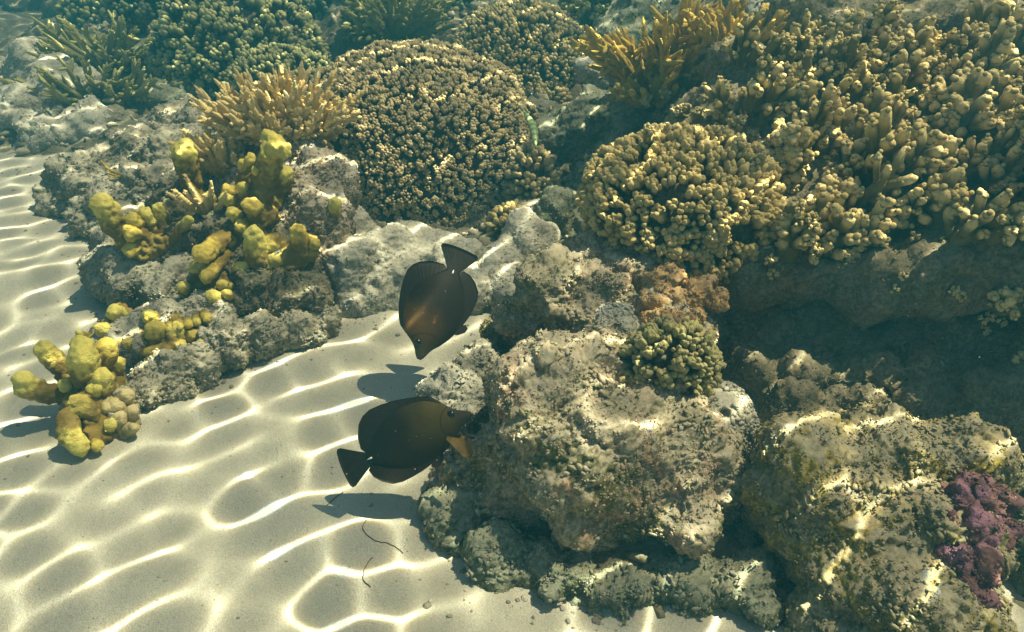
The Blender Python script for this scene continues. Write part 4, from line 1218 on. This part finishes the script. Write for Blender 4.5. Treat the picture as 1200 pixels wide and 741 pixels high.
def fin_mat(name, col, col2):
    m, nt, b = new_mat(name)
    co = coords(nt)
    c = mix(nt, ramp(nt, noise(nt, co, 30, 3, 0.6), 0.3, 0.7), col, col2)
    nt.links.new(c, b.inputs['Base Color'])
    b.inputs['Roughness'].default_value = 0.6
    b.inputs['Specular IOR Level'].default_value = 0.2
    return m
XT = [0, .06, .15, .25, .35, .45, .55, .65, .72, .80, .87, .93, .975, 1.0]
UPB = [.048, .090, .190, .262, .290, .296, .290, .272, .240, .180, .098, .058, .040, .018]
LOB = [-.048, -.078, -.150, -.205, -.232, -.238, -.226, -.202, -.172, -.125, -.075, -.050, -.036, -.018]
WID = [.012, .024, .044, .062, .076, .086, .090, .088, .082, .066, .044, .030, .022, .010]
# outer outlines including the spread fins
DORS = [(0.02, .05), (-.015, .10), (0.0, .20), (.05, .295), (.11, .345), (.19, .372), (.30, .372), (.42, .358), (.54, .332), (.66, .296), (.74, .255), (.80, .185)]
ANAL = [(0.02, -.05), (-.02, -.085), (-.005, -.15), (.05, -.215), (.13, -.268), (.22, -.285), (.32, -.280), (.42, -.268), (.52, -.245), (.60, -.215), (.66, -.185)]
def fin_sheet(name, outer, inner, t_in, t_out, rays, mat, parent, y0=0.0, ripple=0.0):
    """a thin solid fin between the body line and its outer edge, ribbed by its rays"""
    k = len(outer) * 8
    o = np.array(outer, float); i = np.array(inner, float)
    s = np.linspace(0, len(o) - 1, k)
    ia = np.minimum(s.astype(int), len(o) - 2); f = (s - ia)[:, None]
    o = o[ia] * (1 - f) + o[ia + 1] * f
    s = np.linspace(0, len(i) - 1, k)
    ia = np.minimum(s.astype(int), len(i) - 2); f = (s - ia)[:, None]
    i = i[ia] * (1 - f) + i[ia + 1] * f
    nr = 7
    V = []
    for side in (1, -1):
        for a in range(nr):
            u = a / (nr - 1)
            pt = i * (1 - u) + o * u
            th = (t_in * (1 - u) + t_out * u) * (1 + 0.10 * np.sin(np.arange(k) / k * rays * 2 * np.pi))
            if a == nr - 1:
                th = th * 0.3
            y = y0 + side * th + ripple * u * np.sin(np.arange(k) / k * 9)
            V.append(np.stack([pt[:, 0], y, pt[:, 1]], -1))
    V = np.vstack(V)
    F = []
    for side in (0, 1):
        for a in range(nr - 1):
            b0 = (side * nr + a) * k
            for j in range(k - 1):
                q = (b0 + j, b0 + j + 1, b0 + k + j + 1, b0 + k + j)
                F.append(q if side else q[::-1])
    e0, e1 = (nr - 1) * k, (2 * nr - 1) * k
    for j in range(k - 1):
        F.append((e0 + j, e0 + j + 1, e1 + j + 1, e1 + j))
    return link(name, mesh_np(name, V, np.array(F), None, mat), parent)
def tang(label, p_tail, p_snout, t_tail, t_snout, side, skin, fin, pect, pec, zs=1.0):
    a = np.array(P(*p_tail, t_tail)); b = np.array(P(*p_snout, t_snout))
    x = unit(b - a)
    toward = unit(np.array(CAM) - (a + b) / 2)
    y = toward * side                       # left flank direction
    y = unit(y - x * (y @ x))
    z = np.cross(x, y)
    L = np.linalg.norm(b - a)
    root = thing('tang_fish', label, 'fish', tuple(a))
    root.rotation_euler = Matrix(((x[0], y[0], z[0]), (x[1], y[1], z[1]), (x[2], y[2], z[2]))).to_euler()
    root.scale = (L, L, L * zs)
    xs = np.concatenate([np.linspace(0, 0.8, 34), np.linspace(0.815, 1.0, 16)])
    from_ = lambda arr: np.interp(xs, XT, arr)
    up, lo, wd = from_(UPB), from_(LOB), from_(WID)
    for _ in range(2):
        for arr in (up, lo, wd):
            arr[1:-1] = arr[1:-1] * 0.5 + 0.25 * (arr[:-2] + arr[2:])
    n = 28
    th = np.arange(n) * 2 * np.pi / n
    V = []
    for q in range(len(xs)):
        cz, hz = (up[q] + lo[q]) / 2, (up[q] - lo[q]) / 2
        cy = np.sign(np.cos(th)) * np.abs(np.cos(th)) ** 1.7
        V.append(np.stack([np.full(n, xs[q]), wd[q] * cy, cz + hz * np.sin(th)], -1))
    V = np.vstack(V + [np.array([[-.004, 0, 0], [1.006, 0, 0]])])
    m_ = len(xs)
    i = np.arange(m_ - 1)[:, None] * n + np.arange(n)[None, :]
    j = np.arange(m_ - 1)[:, None] * n + (np.arange(n)[None, :] + 1) % n
    F = np.concatenate([np.stack([i, i + n, j + n], -1).reshape(-1, 3), np.stack([i, j + n, j], -1).reshape(-1, 3)])
    k = np.arange(n)
    F = np.vstack([F, np.stack([k, (k + 1) % n, np.full(n, m_ * n)], -1), np.stack([(m_ - 1) * n + (k + 1) % n, (m_ - 1) * n + k, np.full(n, m_ * n + 1)], -1)])
    link('body', mesh_np('body', V, F, None, skin), root)
    ins = lambda pts, arr: [(min(max(px, 0.0), .98), np.interp(min(max(px, 0.0), .98), XT, arr) * 0.86) for px, _ in pts]
    d_in = [(np.interp(u, [0, 1], [0.02, 0.80]), 0) for u in np.linspace(0, 1, len(DORS))]
    fin_sheet('dorsal_fin', DORS, [(px, np.interp(px, XT, UPB) * 0.88) for px, _ in d_in], .016, .004, 24, fin, root)
    a_in = [(np.interp(u, [0, 1], [0.02, 0.66]), 0) for u in np.linspace(0, 1, len(ANAL))]
    fin_sheet('anal_fin', ANAL, [(px, np.interp(px, XT, LOB) * 0.88) for px, _ in a_in], .016, .004, 20, fin, root)
    tail_o = [(-.10, .125), (-.18, .178), (-.212, .180), (-.228, .155), (-.238, .08), (-.24, 0), (-.236, -.07), (-.226, -.14), (-.21, -.162), (-.18, -.160), (-.10, -.115)]
    tail_i = [(.03, .048), (.02, .045), (.01, .036), (.005, .028), (.0, .015), (.0, 0), (.0, -.015), (.005, -.028), (.01, -.036), (.02, -.045), (.03, -.048)]
    fin_sheet('tail_fin', tail_o, tail_i, .011, .004, 15, fin, root)
    for sd in (1, -1):
        e = Soup()
        ex, ez = 0.845, 0.060
        wy = np.interp(ex, XT, WID)
        e.ball((ex, sd * wy * 0.72, ez), (.034, .024, .034), 3)
        V_, F_, _, _ = e.arrays()
        eye = link('eye', mesh_np('eye', V_, F_, None, M['eye']), root)
        rg_ = Soup()
        ph = np.linspace(0, 2 * np.pi, 25)
        rg_.tube([(ex + .032 * math.cos(q), sd * wy * 0.86, ez + .032 * math.sin(q)) for q in ph], [.005] * 25, 6)
        V_, F_, _, _ = rg_.arrays()
        link('eye_rim', mesh_np('eye_rim', V_, F_, None, skin), eye)
        # pectoral fin: a fan held out from the flank
        (px0, pz0), ang0, half, pl, out = pec
        k = 9
        an = np.linspace(R(ang0 - half), R(ang0 + half), k)
        wy0 = np.interp(px0, XT, WID)
        fo, base = [], []
        for q, a_ in enumerate(an):
            ln = pl * (0.80 + 0.20 * math.sin(math.pi * (q + 1) / k))
            fo.append((px0 + ln * math.cos(a_), sd * (wy0 * .85 + ln * out), pz0 + ln * math.sin(a_)))
            w_ = .028 * (q / (k - 1) - .5)
            base.append((px0 - w_ * math.sin(R(ang0)), sd * wy0 * .80, pz0 + w_ * math.cos(R(ang0))))
        base = np.array(base)
        fo = np.array(fo)
        rows = [base * (1 - u) + fo * u for u in (0, .33, .66, 1.0)]
        VV = np.vstack([r_ + np.array([0, sd * .0022 * o_, 0.0022 * o_]) for o_ in (1, -1) for r_ in rows])
        FF = []
        for o_ in (0, 1):
            for a_ in range(3):
                for q in range(k - 1):
                    b0 = (o_ * 4 + a_) * k + q
                    f_ = (b0, b0 + 1, b0 + k + 1, b0 + k)
                    FF.append(f_ if o_ else f_[::-1])
        for q in range(k - 1):
            FF.append((3 * k + q, 3 * k + q + 1, 7 * k + q + 1, 7 * k + q))
        link('pectoral_fin', mesh_np('pectoral_fin', VV, np.array(FF), None, pect), root)
        sp_ = Soup()
        sp_.tube([(.058, sd * .021, .0), (.040, sd * .026, .0), (.010, sd * .029, .0)], [.0085, .0075, .001], 7)
        V_, F_, _, _ = sp_.arrays()
        link('tail_spine', mesh_np('tail_spine', V_, F_, None, M['spine']), root)
    pv = [(.62, -.20), (.58, -.255), (.545, -.285)]
    fin_sheet('pelvic_fin', [(.50, -.265), (.53, -.295), (.58, -.285), (.63, -.235)], [(.56, -.185), (.59, -.18), (.62, -.175), (.65, -.165)], .008, .003, 6, fin, root)
    mo = Soup()
    ph = np.linspace(0, 2 * np.pi, 17)
    mo.tube([(.998, .009 * math.cos(q), .015 * math.sin(q)) for q in ph], [.0055] * 17, 6)
    V_, F_, _, _ = mo.arrays()
    link('lips', mesh_np('lips', V_, F_, None, fin), root)
    return root
M['eye'] = flat_mat('fish_eye', (0.006, 0.006, 0.006), 0.15, 0.5, 0.2)
M['spine'] = flat_mat('white_spine', (0.75, 0.75, 0.72), 0.4, 0.4, 0.1)
sk1 = tang_skin('tang_skin_warm', (0.016, 0.010, 0.005), (0.095, 0.050, 0.010), (0.070, 0.050, 0.014))
sk2 = tang_skin('tang_skin_dark', (0.015, 0.011, 0.006), (0.060, 0.045, 0.011), (0.036, 0.031, 0.020))
fm = fin_mat('dark_fin', (0.013, 0.009, 0.005), (0.020, 0.013, 0.007))
pm1 = fin_mat('orange_fin', (0.32, 0.13, 0.03), (0.18, 0.08, 0.02))
pm2 = fin_mat('amber_fin', (0.20, 0.12, 0.03), (0.12, 0.075, 0.02))
tang('dark brown disc shaped fish swimming head down over the sand pocket', (532, 316), (491, 421), 1.57, 1.53, 1, sk1, fm, pm1, ((.68, -0.01), 178, 5, .15, .22), 1.2)
tang('dark disc shaped fish heading right, its snout at the central boulder', (430, 539), (552, 485), 1.27, 1.25, -1, sk2, fm, pm2, ((.74, -0.10), -46, 20, .25, .30), 1.04)

def wrasse():
    a = np.array(P(612, 128, 2.34)); b = np.array(P(627, 172, 2.24))
    root = thing('wrasse_fish', 'small slender green banded fish hanging in the dark gap beside the big dome', 'fish', tuple(a))
    m, nt, bs = new_mat('wrasse_skin')
    co = coords(nt)
    at = N(nt, 'ShaderNodeAttribute', attribute_name='tip')
    wv = math_(nt, 'SINE', math_(nt, 'MULTIPLY', at.outputs['Fac'], 52.0))
    c = mix(nt, ramp(nt, wv, -0.2, 0.7), (0.34, 0.44, 0.18), (0.16, 0.24, 0.10))
    nt.links.new(c, bs.inputs['Base Color'])
    bs.inputs['Roughness'].default_value = 0.5
    q = np.linspace(0, 1, 17)
    side = unit(np.cross(b - a, FWD))
    pts = np.array([a + (b - a) * k + side * 0.012 * math.sin(k * 3.0) for k in q])
    rad = 0.0125 * np.array([.28, .32, .42, .55, .68, .8, .9, .97, 1, 1, .98, .94, .88, .78, .62, .42, .15])
    s = Soup(); s.tube(pts, rad, 12, q)
    s.build('body', m, root, a)
    d = unit(pts[0] - pts[2])
    s = Soup()
    s.tube([pts[0] - d * .004, pts[0] + d * .008, pts[0] + d * .016], [.0032, .0055, .0062], 8)
    s.build('tail_fin', m, root, a)
    s = Soup()
    s.tube([p + side * r * .95 for p, r in zip(pts[3:13], rad[3:13])], [.0008, .002, .0025, .0028, .003, .003, .0028, .0025, .002, .0008], 6, q[3:13])
    s.build('dorsal_fin', m, root, a)
    for sd in (-1, 1):
        s = Soup()
        e = pts[14] + unit(np.cross(b - a, side)) * rad[14] * .9 * sd + side * rad[14] * 0.25
        s.ball(e, .0018, 2)
        s.build('eye', M['eye'], root, a)
wrasse()

# ------------------------------------------------------------------ small stuff on the sand and in the water
def pebbles():
    rg = np.random.default_rng(77)
    s = Soup()
    n = 0
    while n < 420:
        x, y = rg.uniform(-2.3, 0.4), rg.uniform(0.55, 2.7)
        if edge_dist(np.array([x]), np.array([y]))[0] > 0.02:
            continue
        z = float(sand_z(np.array([x]), np.array([y]))[0])
        r = min(abs(rg.normal()) * 0.0010 + 0.0006, 0.0032)
        s.ball((x, y, z + r * 0.2), (r * rg.uniform(.8, 1.8), r * rg.uniform(.8, 1.5), r * 0.6), 1, rg.random(), rg.random(), 0.3, rg.random() * 30)
        n += 1
    n = 0
    while n < 700:
        x, y = rg.uniform(-2.3, 0.4), rg.uniform(0.55, 2.7)
        d = edge_dist(np.array([x]), np.array([y]))[0]
        if d > 0.03 or d < -0.16 or rg.random() > math.exp(d / 0.05):
            continue
        z = float(sand_z(np.array([x]), np.array([y]))[0])
        r = 0.0012 + 0.0038 * rg.random() ** 3
        s.ball((x, y, z + r * 0.25), (r * rg.uniform(.8, 1.8), r * rg.uniform(.8, 1.6), r * 0.7), 2 if r > .003 else 1, rg.random(), rg.random(), 0.4, rg.random() * 30)
        n += 1
    o = s.build('sand_grit', M['grit'])
    struct(o, 'stuff')
M['grit'] = coral_mat('grit', (0.46, 0.42, 0.33), (0.20, 0.175, 0.13), (0.3, 0.26, 0.2))
pebbles()

def drifting_specks():
    rg = np.random.default_rng(5)
    s = Soup()
    for _ in range(260):
        t = rg.uniform(0.55, 2.0)
        p = P(rg.uniform(0, 1200), rg.uniform(0, 741), t)
        if p.z < 0.05:
            continue
        s.ball(p, rg.uniform(0.0003, 0.0008), 1, 1.0, 0.5, 0.3, rg.random() * 40)
    struct(s.build('drifting_specks', M['grit']), 'stuff')
drifting_specks()

def coral_rubble():
    """broken coral lying all over the low parts of the reef bed"""
    rg = np.random.default_rng(91)
    n = 5200
    x = rg.uniform(-3.2, 1.6, n); y = rg.uniform(0.7, 5.0, n)
    d = edge_dist(x, y)
    ok = (d > 0.0) & (d < 2.8)
    x, y = x[ok], y[ok]
    z = reef_z(x, y)
    s = Soup()
    for a, b, c in zip(x, y, z):
        r = 0.006 + 0.022 * rg.random() ** 2.5
        if rg.random() < 0.45:
            dr = unit([rg.normal(), rg.normal(), rg.normal() * 0.3])
            l_ = r * rg.uniform(2, 4)
            p = np.array([a, b, c + r * 0.4])
            s.tube([p - dr * l_ * 0.5, p + rg.normal(size=3) * r * 0.2, p + dr * l_ * 0.5], [r * .5, r * .55, r * .4], 7, [rg.random()] * 3, rg.random(), 0.3, rg.random() * 40)
        else:
            s.ball((a, b, c + r * 0.3), (r * rg.uniform(.8, 1.5), r * rg.uniform(.8, 1.5), r * 0.8), 1, rg.random(), rg.random(), 0.45, rg.random() * 40)
    struct(s.build('coral_rubble', M['rubble_bits']), 'stuff')
M['rubble_bits'] = coral_mat('rubble_bits', (0.42, 0.37, 0.27), (0.17, 0.15, 0.09), (0.30, 0.26, 0.17), fine=120, rough=0.95, bd=0.004)
coral_rubble()

def sea_strands():
    """thin dark strands of weed lying on the sand"""
    rg = np.random.default_rng(17)
    s = Soup()
    for (px, py, n_, ang) in [(430, 612, 20, 1.5), (437, 655, 12, 1.9), (402, 576, 8, 2.3)]:
        p = np.array(ground(px, py))
        pts = []
        a = ang
        for k in range(n_):
            z = float(sand_z(np.array([p[0]]), np.array([p[1]]))[0]) + 0.0012
            pts.append((p[0], p[1], z))
            a += rg.normal() * 0.22
            p = p + np.array([math.cos(a), -math.sin(a), 0]) * 0.006
        s.tube(pts, [rg.uniform(0.0005, 0.0009)] * n_, 5, [0.2] * n_, 0.5)
    struct(s.build('weed_strands', M['strand']), 'stuff')
M['strand'] = flat_mat('dead_weed', (0.12, 0.10, 0.05), 0.9, 0.1, 0.4)
sea_strands()
